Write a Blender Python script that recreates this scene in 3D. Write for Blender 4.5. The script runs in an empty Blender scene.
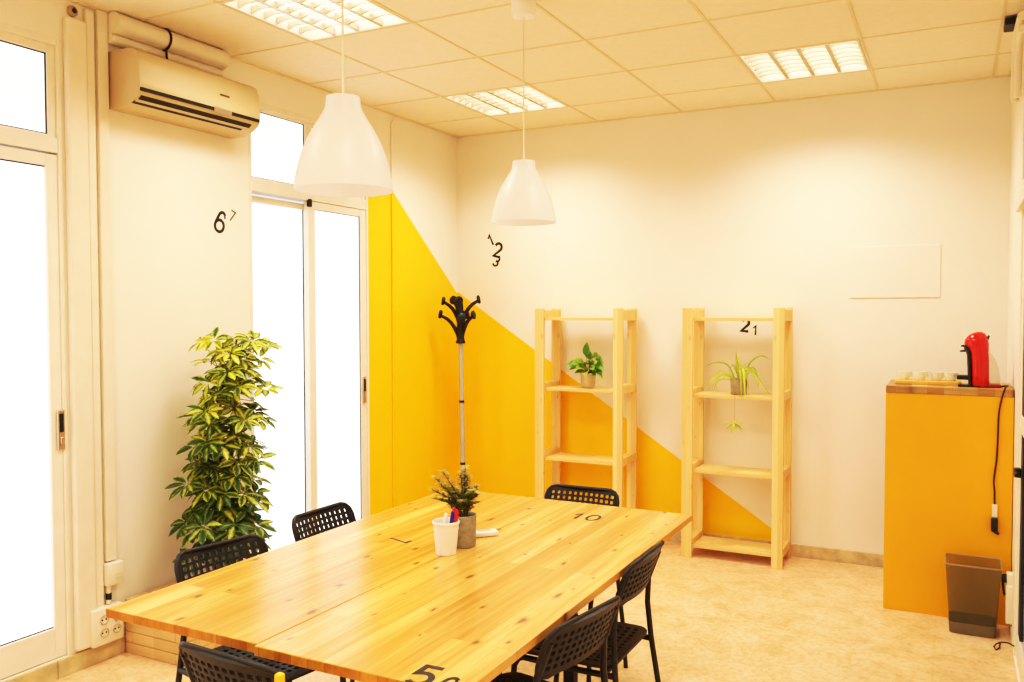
import bpy, bmesh, math, random
from mathutils import Vector, Matrix
R = math.radians
PI = math.pi
SC = bpy.context.scene
COL = SC.collection
rnd = random.Random(7)

# ------------------------------------------------------------------ materials
def new_mat(name):
    m = bpy.data.materials.new(name); m.use_nodes = True
    nt = m.node_tree; nt.nodes.clear()
    out = nt.nodes.new('ShaderNodeOutputMaterial')
    return m, nt, out
def nd(nt, t, **k):
    n = nt.nodes.new(t)
    for a, b in k.items():
        if a in n.bl_rna.properties: setattr(n, a, b)
        else: n.inputs[a.replace('_', ' ')].default_value = b
    return n
def L(nt, a, b): nt.links.new(a, b)
def c4(c): return (c[0], c[1], c[2], 1)
def ramp(nt, pts, interp='LINEAR'):
    n = nt.nodes.new('ShaderNodeValToRGB'); cr = n.color_ramp; cr.interpolation = interp
    while len(cr.elements) < len(pts): cr.elements.new(.5)
    for e, (p, c) in zip(cr.elements, pts):
        e.position = p; e.color = c4(c) if len(c) == 3 else c
    return n
def mixc(nt, fac, a, b, mode='MIX'):
    n = nt.nodes.new('ShaderNodeMix'); n.data_type = 'RGBA'; n.blend_type = mode
    for i, v in ((0, fac), (6, a), (7, b)):
        if hasattr(v, 'links') or hasattr(v, 'is_linked'): nt.links.new(v, n.inputs[i])
        else: n.inputs[i].default_value = v if i == 0 else c4(v)
    return n.outputs[2]
def math_n(nt, op, a, b=None):
    n = nt.nodes.new('ShaderNodeMath'); n.operation = op
    for i, v in ((0, a), (1, b)):
        if v is None: continue
        if isinstance(v, (int, float)): n.inputs[i].default_value = v
        else: nt.links.new(v, n.inputs[i])
    return n.outputs[0]
def coords(nt, kind='Object', scale=(1, 1, 1), rot=(0, 0, 0)):
    t = nt.nodes.new('ShaderNodeTexCoord'); m = nt.nodes.new('ShaderNodeMapping')
    m.inputs['Scale'].default_value = scale; m.inputs['Rotation'].default_value = rot
    nt.links.new(t.outputs[kind], m.inputs['Vector']); return m.outputs[0]
def bsdf(nt, out, rough=.5, metal=0, spec=.5, **k):
    b = nt.nodes.new('ShaderNodeBsdfPrincipled')
    b.inputs['Roughness'].default_value = rough; b.inputs['Metallic'].default_value = metal
    b.inputs['Specular IOR Level'].default_value = spec
    for a, v in k.items(): b.inputs[a.replace('_', ' ')].default_value = v
    nt.links.new(b.outputs[0], out.inputs[0]); return b
def plain(name, c, rough=.5, metal=0, var=.06, scale=12, spec=.5, bump=0, **k):
    """principled material with a soft noise variation of its colour"""
    m, nt, out = new_mat(name); b = bsdf(nt, out, rough, metal, spec, **k)
    n = nd(nt, 'ShaderNodeTexNoise', Scale=scale, Detail=3.0); L(nt, coords(nt), n.inputs['Vector'])
    lo = tuple(max(0, x * (1 - var)) for x in c); hi = tuple(min(1, x * (1 + var)) for x in c)
    r = ramp(nt, [(.3, lo), (.7, hi)]); L(nt, n.outputs[0], r.inputs[0]); L(nt, r.outputs[0], b.inputs['Base Color'])
    if bump:
        bp = nd(nt, 'ShaderNodeBump', Strength=bump, Distance=.002); n2 = nd(nt, 'ShaderNodeTexNoise', Scale=scale * 12)
        L(nt, coords(nt), n2.inputs['Vector']); L(nt, n2.outputs[0], bp.inputs['Height']); L(nt, bp.outputs[0], b.inputs['Normal'])
    return m

WALL = (.90, .845, .745)
YEL = (.97, .60, .001)
def wall_mat(name, which):
    """plaster painted cream with a slanted yellow field (geometry of the paint given in room coordinates)"""
    m, nt, out = new_mat(name); b = bsdf(nt, out, .6, 0, .3)
    n = nd(nt, 'ShaderNodeTexNoise', Scale=2.5, Detail=4.0); L(nt, coords(nt), n.inputs['Vector'])
    r = ramp(nt, [(.3, tuple(x * .965 for x in WALL)), (.7, WALL)]); L(nt, n.outputs[0], r.inputs[0])
    col = r.outputs[0]
    if which:
        t = nt.nodes.new('ShaderNodeTexCoord'); s = nt.nodes.new('ShaderNodeSeparateXYZ'); L(nt, t.outputs['Object'], s.inputs[0])
        if which == 'back':      # z < 1.705 - .66 x
            f = math_n(nt, 'LESS_THAN', math_n(nt, 'ADD', s.outputs[2], math_n(nt, 'MULTIPLY', s.outputs[0], .66)), 1.705)
        else:                    # z < 1.69 - .8 y and y > -1.12
            f = math_n(nt, 'LESS_THAN', math_n(nt, 'ADD', s.outputs[2], math_n(nt, 'MULTIPLY', s.outputs[1], .805)), 1.69)
            f = math_n(nt, 'MULTIPLY', f, math_n(nt, 'GREATER_THAN', s.outputs[1], -1.135))
        r2 = ramp(nt, [(.3, tuple(x * .96 for x in YEL)), (.7, YEL)]); L(nt, n.outputs[0], r2.inputs[0])
        col = mixc(nt, f, col, r2.outputs[0])
    L(nt, col, b.inputs['Base Color'])
    bp = nd(nt, 'ShaderNodeBump', Strength=.12, Distance=.003); n2 = nd(nt, 'ShaderNodeTexNoise', Scale=90.0)
    L(nt, coords(nt), n2.inputs['Vector']); L(nt, n2.outputs[0], bp.inputs['Height']); L(nt, bp.outputs[0], b.inputs['Normal'])
    return m

def wood_mat(name, light, mid, dark, strip=.06, length=.7, along='y', rough=.35, contrast=1.0, knots=.5, gap=.25, offset=0.0):
    """glued softwood strips: each strip with its own tone, long grain and scattered knots"""
    m, nt, out = new_mat(name); b = bsdf(nt, out, rough, 0, .5)
    t = nt.nodes.new('ShaderNodeTexCoord'); s = nt.nodes.new('ShaderNodeSeparateXYZ'); L(nt, t.outputs['Object'], s.inputs[0])
    ia, ib = {'y': (1, 0), 'x': (0, 1), 'z': (2, 0)}[along]
    A, B = s.outputs[ia], s.outputs[ib]
    cb = nt.nodes.new('ShaderNodeCombineXYZ'); L(nt, A, cb.inputs[0]); L(nt, B, cb.inputs[1])
    br = nt.nodes.new('ShaderNodeTexBrick'); br.offset = .37; br.offset_frequency = 2; br.squash_frequency = 1
    for k, v in (('Scale', 1.0), ('Mortar Size', .0012), ('Mortar Smooth', .3), ('Bias', 0.0), ('Brick Width', length), ('Row Height', strip)):
        br.inputs[k].default_value = v
    br.inputs['Color1'].default_value = (0, 0, 0, 1); br.inputs['Color2'].default_value = (1, 1, 1, 1); br.inputs['Mortar'].default_value = (.5, .5, .5, 1)
    L(nt, cb.outputs[0], br.inputs['Vector'])
    r = ramp(nt, [(0, light), (.5, mid), (1, tuple(a * .6 + d * .4 for a, d in zip(mid, dark)))]); L(nt, br.outputs[0], r.inputs[0])
    # grain
    mp = nt.nodes.new('ShaderNodeCombineXYZ')
    L(nt, math_n(nt, 'MULTIPLY', A, 2.2), mp.inputs[0]); L(nt, math_n(nt, 'MULTIPLY', B, 55.0), mp.inputs[1])
    L(nt, math_n(nt, 'ADD', math_n(nt, 'MULTIPLY', br.outputs[0], 9.0), math_n(nt, 'MULTIPLY', s.outputs[3 - ia - ib], 20.0)), mp.inputs[2])
    g = nd(nt, 'ShaderNodeTexNoise', Scale=1.0, Detail=4.0, Roughness=.6, Distortion=.6); L(nt, mp.outputs[0], g.inputs['Vector'])
    gr = ramp(nt, [(.35, (1, 1, 1)), (.75, (1 - .30 * contrast, 1 - .42 * contrast, 1 - .6 * contrast))]); L(nt, g.outputs[0], gr.inputs[0])
    col = mixc(nt, 1.0, r.outputs[0], gr.outputs[0], 'MULTIPLY')
    # broad streaks
    mp2 = nt.nodes.new('ShaderNodeCombineXYZ')
    L(nt, math_n(nt, 'MULTIPLY', A, 1.1), mp2.inputs[0]); L(nt, math_n(nt, 'MULTIPLY', B, 16.0), mp2.inputs[1]); L(nt, math_n(nt, 'MULTIPLY', br.outputs[0], 5.0), mp2.inputs[2])
    g2 = nd(nt, 'ShaderNodeTexNoise', Scale=1.0, Detail=2.0); L(nt, mp2.outputs[0], g2.inputs['Vector'])
    gr2 = ramp(nt, [(.45, (0, 0, 0)), (.8, (1, 1, 1))]); L(nt, g2.outputs[0], gr2.inputs[0])
    col = mixc(nt, math_n(nt, 'MULTIPLY', gr2.outputs[0], .55 * contrast), col, dark)
    # knots
    mp3 = nt.nodes.new('ShaderNodeCombineXYZ')
    L(nt, math_n(nt, 'MULTIPLY', A, 4.4), mp3.inputs[0]); L(nt, math_n(nt, 'MULTIPLY', B, 10.0), mp3.inputs[1]); mp3.inputs[2].default_value = offset
    nz = nd(nt, 'ShaderNodeTexNoise', Scale=3.0, Detail=2.0); L(nt, mp3.outputs[0], nz.inputs['Vector'])
    v = nt.nodes.new('ShaderNodeTexVoronoi'); v.voronoi_dimensions = '2D'; v.inputs['Scale'].default_value = 1.0
    L(nt, mixc(nt, .22, mp3.outputs[0], nz.outputs[1], 'ADD'), v.inputs['Vector'])
    sel = nt.nodes.new('ShaderNodeSeparateColor'); L(nt, v.outputs['Color'], sel.inputs[0])
    kr = ramp(nt, [(0, (1, 1, 1)), (.045, (.95, .95, .95)), (.075, (.4, .4, .4)), (.14, (0, 0, 0))])
    L(nt, math_n(nt, 'DIVIDE', v.outputs['Distance'], math_n(nt, 'ADD', math_n(nt, 'MULTIPLY', sel.outputs[1], .95), .3)), kr.inputs[0])
    on = math_n(nt, 'LESS_THAN', sel.outputs[0], .6)
    kf = math_n(nt, 'MULTIPLY', math_n(nt, 'MULTIPLY', kr.outputs[0], on), knots)
    col = mixc(nt, kf, col, tuple(x * .45 for x in dark))
    # joints
    col = mixc(nt, math_n(nt, 'MULTIPLY', br.outputs[1], gap), col, tuple(x * .5 for x in dark))
    L(nt, col, b.inputs['Base Color'])
    return m

def leaf_mat(name, green, light, rough=.42, tr=.25):
    m, nt, out = new_mat(name)
    b = nt.nodes.new('ShaderNodeBsdfPrincipled'); b.inputs['Roughness'].default_value = rough
    at = nt.nodes.new('ShaderNodeAttribute'); at.attribute_name = 'tint'
    sp = nt.nodes.new('ShaderNodeSeparateColor'); L(nt, at.outputs['Color'], sp.inputs[0])
    n = nd(nt, 'ShaderNodeTexNoise', Scale=60.0, Detail=2.0); L(nt, coords(nt), n.inputs['Vector'])
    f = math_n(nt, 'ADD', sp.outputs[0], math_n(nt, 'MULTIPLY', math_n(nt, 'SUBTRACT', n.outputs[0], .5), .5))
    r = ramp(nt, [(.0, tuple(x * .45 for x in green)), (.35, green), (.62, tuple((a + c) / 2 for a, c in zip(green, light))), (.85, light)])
    L(nt, f, r.inputs[0]); L(nt, r.outputs[0], b.inputs['Base Color'])
    t = nt.nodes.new('ShaderNodeBsdfTranslucent'); L(nt, r.outputs[0], t.inputs[0])
    mx = nt.nodes.new('ShaderNodeMixShader'); mx.inputs[0].default_value = tr
    L(nt, b.outputs[0], mx.inputs[1]); L(nt, t.outputs[0], mx.inputs[2]); L(nt, mx.outputs[0], out.inputs[0])
    return m

def emit_mat(name, c, s, gloss=0.0):
    m, nt, out = new_mat(name)
    b = bsdf(nt, out, .35, 0, .5)
    b.inputs['Base Color'].default_value = c4(tuple(x * .5 for x in c))
    n = nd(nt, 'ShaderNodeTexNoise', Scale=.8, Detail=1.0); L(nt, coords(nt), n.inputs['Vector'])
    r = ramp(nt, [(.2, tuple(x * .93 for x in c)), (.8, c)]); L(nt, n.outputs[0], r.inputs[0])
    L(nt, r.outputs[0], b.inputs['Emission Color']); b.inputs['Emission Strength'].default_value = s
    return m

def translucent_mat(name, c, alpha, tr=.5, rough=.4, glow=0.0):
    m, nt, out = new_mat(name)
    b = nt.nodes.new('ShaderNodeBsdfPrincipled'); b.inputs['Roughness'].default_value = rough
    n = nd(nt, 'ShaderNodeTexNoise', Scale=3.0); L(nt, coords(nt), n.inputs['Vector'])
    r = ramp(nt, [(.3, tuple(x * .96 for x in c)), (.7, c)]); L(nt, n.outputs[0], r.inputs[0]); L(nt, r.outputs[0], b.inputs['Base Color'])
    if glow:
        L(nt, r.outputs[0], b.inputs['Emission Color']); b.inputs['Emission Strength'].default_value = glow
    t = nt.nodes.new('ShaderNodeBsdfTranslucent'); L(nt, r.outputs[0], t.inputs[0])
    mx = nt.nodes.new('ShaderNodeMixShader'); mx.inputs[0].default_value = tr; L(nt, b.outputs[0], mx.inputs[1]); L(nt, t.outputs[0], mx.inputs[2])
    last = mx.outputs[0]
    if alpha < 1:
        tp = nt.nodes.new('ShaderNodeBsdfTransparent'); m2 = nt.nodes.new('ShaderNodeMixShader'); m2.inputs[0].default_value = alpha
        L(nt, tp.outputs[0], m2.inputs[1]); L(nt, last, m2.inputs[2]); last = m2.outputs[0]
    L(nt, last, out.inputs[0]); return m

def floor_mat():
    m, nt, out = new_mat('beige_stone_tile'); b = bsdf(nt, out, .38, 0, .5)
    n = nd(nt, 'ShaderNodeTexNoise', Scale=7.0, Detail=6.0, Roughness=.65, Distortion=.8); L(nt, coords(nt), n.inputs['Vector'])
    r = ramp(nt, [(.28, (.66, .44, .23)), (.5, (.83, .58, .35)), (.72, (.89, .67, .46))]); L(nt, n.outputs[0], r.inputs[0])
    n3 = nd(nt, 'ShaderNodeTexNoise', Scale=38.0, Detail=4.0, Roughness=.7); L(nt, coords(nt), n3.inputs['Vector'])
    r3 = ramp(nt, [(.34, (.80, .70, .55)), (.55, (1, 1, 1))]); L(nt, n3.outputs[0], r3.inputs[0])
    col = mixc(nt, .8, r.outputs[0], r3.outputs[0], 'MULTIPLY')
    br = nt.nodes.new('ShaderNodeTexBrick'); br.offset = 0.0
    for k, v in (('Scale', 1.0), ('Mortar Size', .0025), ('Mortar Smooth', .4), ('Brick Width', .33), ('Row Height', .33)): br.inputs[k].default_value = v
    L(nt, coords(nt), br.inputs['Vector'])
    br.inputs['Color1'].default_value = (.97, .97, .97, 1); br.inputs['Color2'].default_value = (1, 1, 1, 1); br.inputs['Mortar'].default_value = (.93, .90, .85, 1)
    col = mixc(nt, 1.0, col, br.outputs[0], 'MULTIPLY'); L(nt, col, b.inputs['Base Color'])
    return m

M = {}
M['wall'] = wall_mat('cream_plaster', None); M['wall_back'] = wall_mat('cream_plaster_yellow_slope', 'back'); M['wall_left'] = wall_mat('cream_plaster_yellow_peak', 'left')
M['floor'] = floor_mat()
M['ceiling'] = plain('ceiling_board', (.88, .80, .66), .9, var=.02, scale=30, spec=.1, bump=.25)
M['tbar'] = plain('ceiling_bar', (.78, .67, .47), .7, var=.03)
M['skirt'] = plain('skirting_tile', (.62, .50, .30), .45, var=.22, scale=14)
M['alu'] = plain('white_lacquered_frame', (.86, .80, .69), .35, var=.03)
M['gasket'] = plain('dark_gasket', (.05, .06, .07), .6)
M['frost'] = emit_mat('frosted_glass_glow', (.93, .97, 1.0), 1.3)  # panes emit by themselves, standing in for daylight from outside
M['darkglass'] = plain('dark_glass', (.03, .022, .05), .08, var=.1)
M['chrome'] = plain('brushed_metal', (.62, .58, .52), .3, 1, var=.05)
M['black'] = plain('black_plastic', (.026, .024, .022), .42, var=.15, scale=30, spec=.35)
M['blackmetal'] = plain('black_lacquered_steel', (.018, .017, .018), .35, var=.1)
M['ink'] = plain('black_vinyl', (.03, .025, .02), .6)
M['inkthin'] = plain('worn_black_vinyl', (.14, .10, .05), .6)
M['cream'] = plain('cream_plastic', (.84, .76, .62), .45, var=.03)
M['ac'] = plain('aged_white_plastic', (.64, .51, .31), .4, var=.02)
M['table'] = wood_mat('varnished_pine_top', (.85, .55, .19), (.80, .46, .13), (.50, .20, .03), .064, 1.7, 'y', .2, 1.15, 1.0, .2)
M['tableedge'] = wood_mat('varnished_pine_end', (.80, .42, .08), (.66, .30, .05), (.30, .11, .02), .05, .6, 'y', .3, 1.0, .5, .3)
M['pine'] = wood_mat('raw_pine_upright', (.95, .74, .38), (.93, .69, .33), (.74, .44, .14), .07, 3.0, 'z', .5, .35, .35, .0)
M['pinex'] = wood_mat('raw_pine_board', (.95, .74, .38), (.93, .69, .33), (.74, .44, .14), .07, 3.0, 'x', .5, .35, .35, .0)
M['crate'] = wood_mat('rough_pine_beam', (.86, .66, .40), (.80, .57, .30), (.50, .30, .12), .08, 3.0, 'x', .6, .5, .5, .0)
M['butcher'] = wood_mat('butcher_block', (.84, .58, .24), (.66, .38, .12), (.08, .03, .01), .5, .075, 'x', .4, 1.2, .5, .2)
M['tray'] = wood_mat('honey_board', (.86, .55, .16), (.80, .47, .11), (.50, .25, .05), .05, .5, 'x', .4, .5, .2, .0)
M['counter'] = plain('amber_panel_paint', (.88, .44, .001), .5, var=.03, scale=3)
M['shade'] = translucent_mat('milky_shade', (.88, .84, .78), 1, .55, .35, .20)  # slight emission put into the lampshade; the bulb inside emits nothing
M['cordw'] = plain('white_cord', (.80, .70, .52), .5)
M['grey_pole'] = plain('grey_tube', (.46, .44, .40), .4, 0, var=.05)
M['red'] = plain('glossy_red', (.62, .012, .008), .12, var=.06, spec=.6)
M['darkred'] = plain('dark_red', (.34, .02, .02), .3)
M['clear'] = translucent_mat('clear_plastic', (.85, .78, .66), .3, .4, .1)
M['cup'] = translucent_mat('white_porcelain', (.95, .93, .85), .92, .2, .2)
M['paper'] = plain('white_paper', (.90, .84, .78), .7, var=.03)
M['paperband'] = plain('paper_rim', (.93, .90, .86), .6)
M['greyfelt'] = plain('grey_felt', (.35, .345, .25), .9, var=.15, scale=60, bump=.4)
M['soil'] = plain('dark_soil', (.05, .03, .02), .95, var=.4, scale=80, bump=.6)
M['zinc'] = plain('zinc_pot', (.62, .55, .42), .28, .7, var=.25, scale=18)
M['zincmat'] = plain('grey_metal_pot', (.40, .37, .29), .4, .4, var=.2, scale=25)
M['bark'] = plain('green_brown_bark', (.18, .15, .05), .8, var=.3, scale=40)
M['stemgreen'] = plain('green_stem', (.26, .34, .06), .6, var=.2)
M['leaf'] = leaf_mat('variegated_leaf', (.06, .155, .015), (.86, .80, .09), .42, .28)
M['leaf_b'] = leaf_mat('broad_leaf', (.14, .36, .035), (.55, .68, .12), .35, .3)
M['leaf_s'] = leaf_mat('strap_leaf', (.40, .52, .04), (.88, .88, .22), .45, .35)
M['leaf_t'] = leaf_mat('small_leaf', (.34, .37, .10), (.80, .78, .36), .5, .35)
M['bin'] = translucent_mat('smoked_wire_mesh', (.20, .165, .07), .52, .15, .5)
M['binband'] = plain('grey_metal_band', (.20, .17, .10), .45, .3)
M['penblue'] = plain('blue_plastic', (.02, .035, .35), .3); M['penred'] = plain('red_plastic', (.75, .02, .02), .3); M['penwhite'] = plain('white_plastic', (.88, .86, .84), .35)
M['display'] = plain('grey_display', (.45, .43, .40), .3)
M['yellow'] = plain('yellow_sticker', (.90, .60, .02), .5)
M['tubeglow'] = emit_mat('lit_reflector', (1.0, .93, .80), 3.0)
M['louver'] = plain('polished_louver', (.62, .55, .42), .3, .6, var=.1)

# ------------------------------------------------------------------ mesh collecting
class MB:
    def __init__(self): self.v = []; self.f = []; self.c = []; self.mi = []
    def add(self, vs, fs, tint=None, mi=0):
        o = len(self.v); self.v += [Vector(p) for p in vs]; self.f += [tuple(i + o for i in f) for f in fs]
        self.mi += [mi] * len(fs)
        if isinstance(tint, (list, tuple)): self.c += list(tint)
        else: self.c += [0.5 if tint is None else tint] * len(vs)
        return self
    def bm(self, b, mi=0):
        b.verts.index_update(); self.add([v.co.copy() for v in b.verts], [[v.index for v in f.verts] for f in b.faces], None, mi); b.free(); return self
    def box(self, x0, x1, y0, y1, z0, z1, bev=0, seg=2, mi=0, mat=None):
        b = bmesh.new(); bmesh.ops.create_cube(b, size=1)
        bmesh.ops.scale(b, vec=(abs(x1 - x0), abs(y1 - y0), abs(z1 - z0)), verts=b.verts)
        if bev: bmesh.ops.bevel(b, geom=b.edges[:], offset=bev, segments=seg, profile=.5, affect='EDGES')
        bmesh.ops.translate(b, vec=((x0 + x1) / 2, (y0 + y1) / 2, (z0 + z1) / 2), verts=b.verts)
        if mat is not None: bmesh.ops.transform(b, matrix=mat, verts=b.verts)
        return self.bm(b, mi)
    def tube(self, pts, r, n=8, caps=True, mi=0, tint=None):
        pts = [Vector(p) for p in pts]; k = len(pts); rs = r if isinstance(r, (list, tuple)) else [r] * k
        vs = []; up = None
        for i, p in enumerate(pts):
            t = (pts[min(i + 1, k - 1)] - pts[max(i - 1, 0)]).normalized()
            if up is None:
                up = Vector((0, 0, 1)) if abs(t.z) < .9 else Vector((1, 0, 0))
            s = t.cross(up).normalized(); up = s.cross(t).normalized()
            for j in range(n):
                a = 2 * PI * j / n; vs.append(p + (s * math.cos(a) + up * math.sin(a)) * rs[i])
        fs = [(i * n + j, i * n + (j + 1) % n, (i + 1) * n + (j + 1) % n, (i + 1) * n + j) for i in range(k - 1) for j in range(n)]
        if caps: fs += [tuple(range(n))[::-1], tuple(range((k - 1) * n, k * n))]
        return self.add(vs, fs, tint, mi)
    def lathe(self, prof, n=32, c=(0, 0, 0), mat=None, mi=0):
        vs = []
        for r, z in prof:
            for j in range(n):
                a = 2 * PI * j / n; p = Vector((r * math.cos(a), r * math.sin(a), z))
                vs.append((mat @ p if mat else p) + Vector(c))
        k = len(prof); fs = [(i * n + j, i * n + (j + 1) % n, (i + 1) * n + (j + 1) % n, (i + 1) * n + j) for i in range(k - 1) for j in range(n)]
        if prof[0][0] > 1e-4 and prof[0][0] < 1e3: pass
        return self.add(vs, fs, None, mi)
    def cyl(self, c, r, z0, z1, n=24, r2=None, mi=0):
        r2 = r if r2 is None else r2
        return self.lathe([(1e-5, z0), (r, z0), (r2, z1), (1e-5, z1)], n, (c[0], c[1], c[2] if len(c) > 2 else 0), None, mi)
    def prism(self, poly, a0, a1, axis='y', bev=0, mi=0):
        """extrude a 2-D outline; poly in (x,z) for axis y, (y,z) for x, (x,y) for z"""
        f = {'y': lambda p, a: (p[0], a, p[1]), 'x': lambda p, a: (a, p[0], p[1]), 'z': lambda p, a: (p[0], p[1], a)}[axis]
        n = len(poly); b = bmesh.new()
        v0 = [b.verts.new(f(p, a0)) for p in poly]; v1 = [b.verts.new(f(p, a1)) for p in poly]
        b.faces.new(v0[::-1]); b.faces.new(v1)
        for i in range(n): b.faces.new((v0[i], v0[(i + 1) % n], v1[(i + 1) % n], v1[i]))
        bmesh.ops.recalc_face_normals(b, faces=b.faces)
        if bev: bmesh.ops.bevel(b, geom=b.edges[:], offset=bev, segments=2, profile=.5, affect='EDGES')
        return self.bm(b, mi)
    def build(self, name, mat, parent=None, smooth=None, world=True, kind=None):
        me = bpy.data.meshes.new(name)
        off = parent_loc(parent) if (parent is not None and world) else Vector((0, 0, 0))
        me.from_pydata([tuple(p - off) for p in self.v], [], self.f)
        mats = mat if isinstance(mat, (list, tuple)) else [mat]
        for q in mats: me.materials.append(q)
        if len(mats) > 1: me.polygons.foreach_set('material_index', self.mi)
        if any(abs(x - .5) > 1e-6 for x in self.c):
            at = me.color_attributes.new('tint', 'FLOAT_COLOR', 'POINT')
            at.data.foreach_set('color', [y for x in self.c for y in (x, x, x, 1)])
        me.validate(); me.update()
        b = bmesh.new(); b.from_mesh(me); bmesh.ops.recalc_face_normals(b, faces=b.faces)
        if smooth:
            for f in b.faces: f.smooth = True
            lim = R(smooth)
            for e in b.edges:
                e.smooth = len(e.link_faces) == 2 and e.calc_face_angle(0) < lim
        b.to_mesh(me); b.free()
        o = bpy.data.objects.new(name, me); COL.objects.link(o)
        if parent is not None: o.parent = parent
        if kind: o['kind'] = kind
        return o
def parent_loc(p):
    v = Vector((0, 0, 0))
    while p is not None: v = v + p.location; p = p.parent
    return v
def thing(name, label, cat, loc=(0, 0, 0), rotz=0, group=None):
    o = bpy.data.objects.new(name, None); COL.objects.link(o); o.empty_display_size = .1
    o.location = loc; o.rotation_euler = (0, 0, rotz); o['label'] = label; o['category'] = cat
    if group: o['group'] = group
    return o
def tag(o, label, cat, group=None, kind=None):
    o['label'] = label; o['category'] = cat
    if group: o['group'] = group
    if kind: o['kind'] = kind
    return o
def struct_root(name, loc=(0, 0, 0)):
    o = bpy.data.objects.new(name, None); COL.objects.link(o); o.location = loc; o['kind'] = 'structure'; return o
def dup(root, label=None):
    r = root.copy(); COL.objects.link(r)
    if label: r['label'] = label
    for ch in list(root.children):
        c = ch.copy(); COL.objects.link(c); c.parent = r
        for g in ch.children:
            d = g.copy(); COL.objects.link(d); d.parent = c
    return r
def arc(cx, cy, rx, ry, a0, a1, n=12):
    return [(cx + rx * math.cos(R(a0 + (a1 - a0) * k / n)), cy + ry * math.sin(R(a0 + (a1 - a0) * k / n))) for k in range(n + 1)]
DIG = {'0': [arc(0, 0, .27, .5, 90, 450, 24)], '1': [[(-.20, .24), (.06, .5), (.06, -.5)]], '2': [arc(0, .21, .27, .29, 165, -35, 12) + [(-.27, -.5), (.30, -.5)]],
       '3': [arc(0, .24, .24, .26, 150, -80, 12) + arc(0, -.23, .28, .27, 80, -150, 12)], '5': [[(.26, .5), (-.20, .5), (-.23, .04)] + arc(0, -.19, .28, .31, 125, -140, 14)],
       '6': [[(.16, .5)] + arc(.0, -.21, .28, .29, 160, 520, 24)], '7': [[(-.27, .5), (.28, .5), (-.08, -.5)]]}
DIG['6'] = [[(.22, .36)] + arc(.02, .2, .22, .3, 30, 160, 8) + [(-.27, -.1)] + arc(0, -.21, .28, .29, 175, 535, 24)]
def text_mb(body, size, sw=.14, thick=.0008):
    """numerals as flat strokes of even width, one glyph after another"""
    mb = MB()
    for gi, ch in enumerate(body):
        ox = (gi - (len(body) - 1) / 2) * .78
        for pl_ in DIG[ch]:
            P = [Vector(((x + ox) * size, y * size, 0)) for x, y in pl_]; n = len(P); Lf = []; Rt = []
            closed = (P[0] - P[-1]).length < 1e-6
            for i in range(n):
                a = P[i - 1] if i > 0 else (P[-2] if closed else P[0]); b_ = P[i + 1] if i < n - 1 else (P[1] if closed else P[-1])
                d0 = (P[i] - a).normalized() if (P[i] - a).length > 1e-9 else None; d1 = (b_ - P[i]).normalized() if (b_ - P[i]).length > 1e-9 else None
                d0 = d0 or d1; d1 = d1 or d0; nn = Vector((-(d0.y + d1.y), d0.x + d1.x, 0))
                nn = nn.normalized() if nn.length > 1e-6 else Vector((-d0.y, d0.x, 0)); kk = min(1.8, 1 / max(.4, nn.dot(Vector((-d0.y, d0.x, 0)))))
                Lf.append(P[i] + nn * sw * size / 2 * kk); Rt.append(P[i] - nn * sw * size / 2 * kk)
            for z0 in (0,):
                vs = [p + Vector((0, 0, -thick)) for p in Lf + Rt] + [p + Vector((0, 0, thick)) for p in Lf + Rt]; m2 = 2 * n; fs = []
                for i in range(n - 1):
                    fs += [(m2 + i, m2 + i + 1, m2 + n + i + 1, m2 + n + i), (i, n + i, n + i + 1, i + 1), (i, i + 1, m2 + i + 1, m2 + i), (n + i, m2 + n + i, m2 + n + i + 1, n + i + 1)]
                if not closed: fs += [(0, m2, m2 + n, n), (n - 1, m2 - 1, m2 + m2 - 1, m2 + n - 1)]
                mb.add(vs, fs)
    return mb
def xf(mb, mat):
    mb.v = [mat @ p for p in mb.v]; return mb

# ------------------------------------------------------------------ camera
C = (3.3589, -5.5999, 1.5494)
ca, cbv, cc = Vector((.88818092, .45949147, -.0014945)), Vector((-.01397359, .03026117, .99944435)), Vector((-.45928138, .88766652, -.03329814))
cam = bpy.data.cameras.new('camera'); cam.sensor_width = 36; cam.lens = 853.56 * 36 / 1024; cam.clip_start = .05
co = bpy.data.objects.new('camera', cam); COL.objects.link(co)
mw = Matrix.Identity(4)
for i in range(3): mw[i][0] = ca[i]; mw[i][1] = cbv[i]; mw[i][2] = -cc[i]; mw[i][3] = C[i]
co.matrix_world = mw; SC.camera = co

# ------------------------------------------------------------------ room shell
H = 2.88; XR = 3.63; YF = -7.3
MB().box(-.14, XR + .14, YF - .14, .14, -.1, 0).build('floor', M['floor'], kind='structure')
cm = MB(); HOLES = [(.838, -.791), (2.638, -.791), (.838, -2.591)]; hl = .291
xs = [-.14, .838 - hl, .838 + hl, 2.638 - hl, 2.638 + hl, XR + .14]; ys = [.14, -.791 + hl, -.791 - hl, -2.591 + hl, -2.591 - hl, YF - .14]
for i in range(5):
    for j in range(5):
        mxx, myy = (xs[i] + xs[i + 1]) / 2, (ys[j] + ys[j + 1]) / 2
        if any(abs(mxx - hx) < .01 and abs(myy - hy) < .01 for hx, hy in HOLES): continue
        cm.box(xs[i], xs[i + 1], ys[j + 1], ys[j], H, H + .1)
cm.box(-.14, XR + .14, YF - .14, .14, H + .1, H + .14)
cm.build('ceiling', M['ceiling'], kind='structure')
MB().box(-.14, XR + .14, 0, .14, 0, H).build('wall_back', M['wall_back'], kind='structure')
MB().box(-.14, XR + .14, YF - .14, YF, 0, H).build('wall_front', M['wall'], kind='structure')
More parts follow.
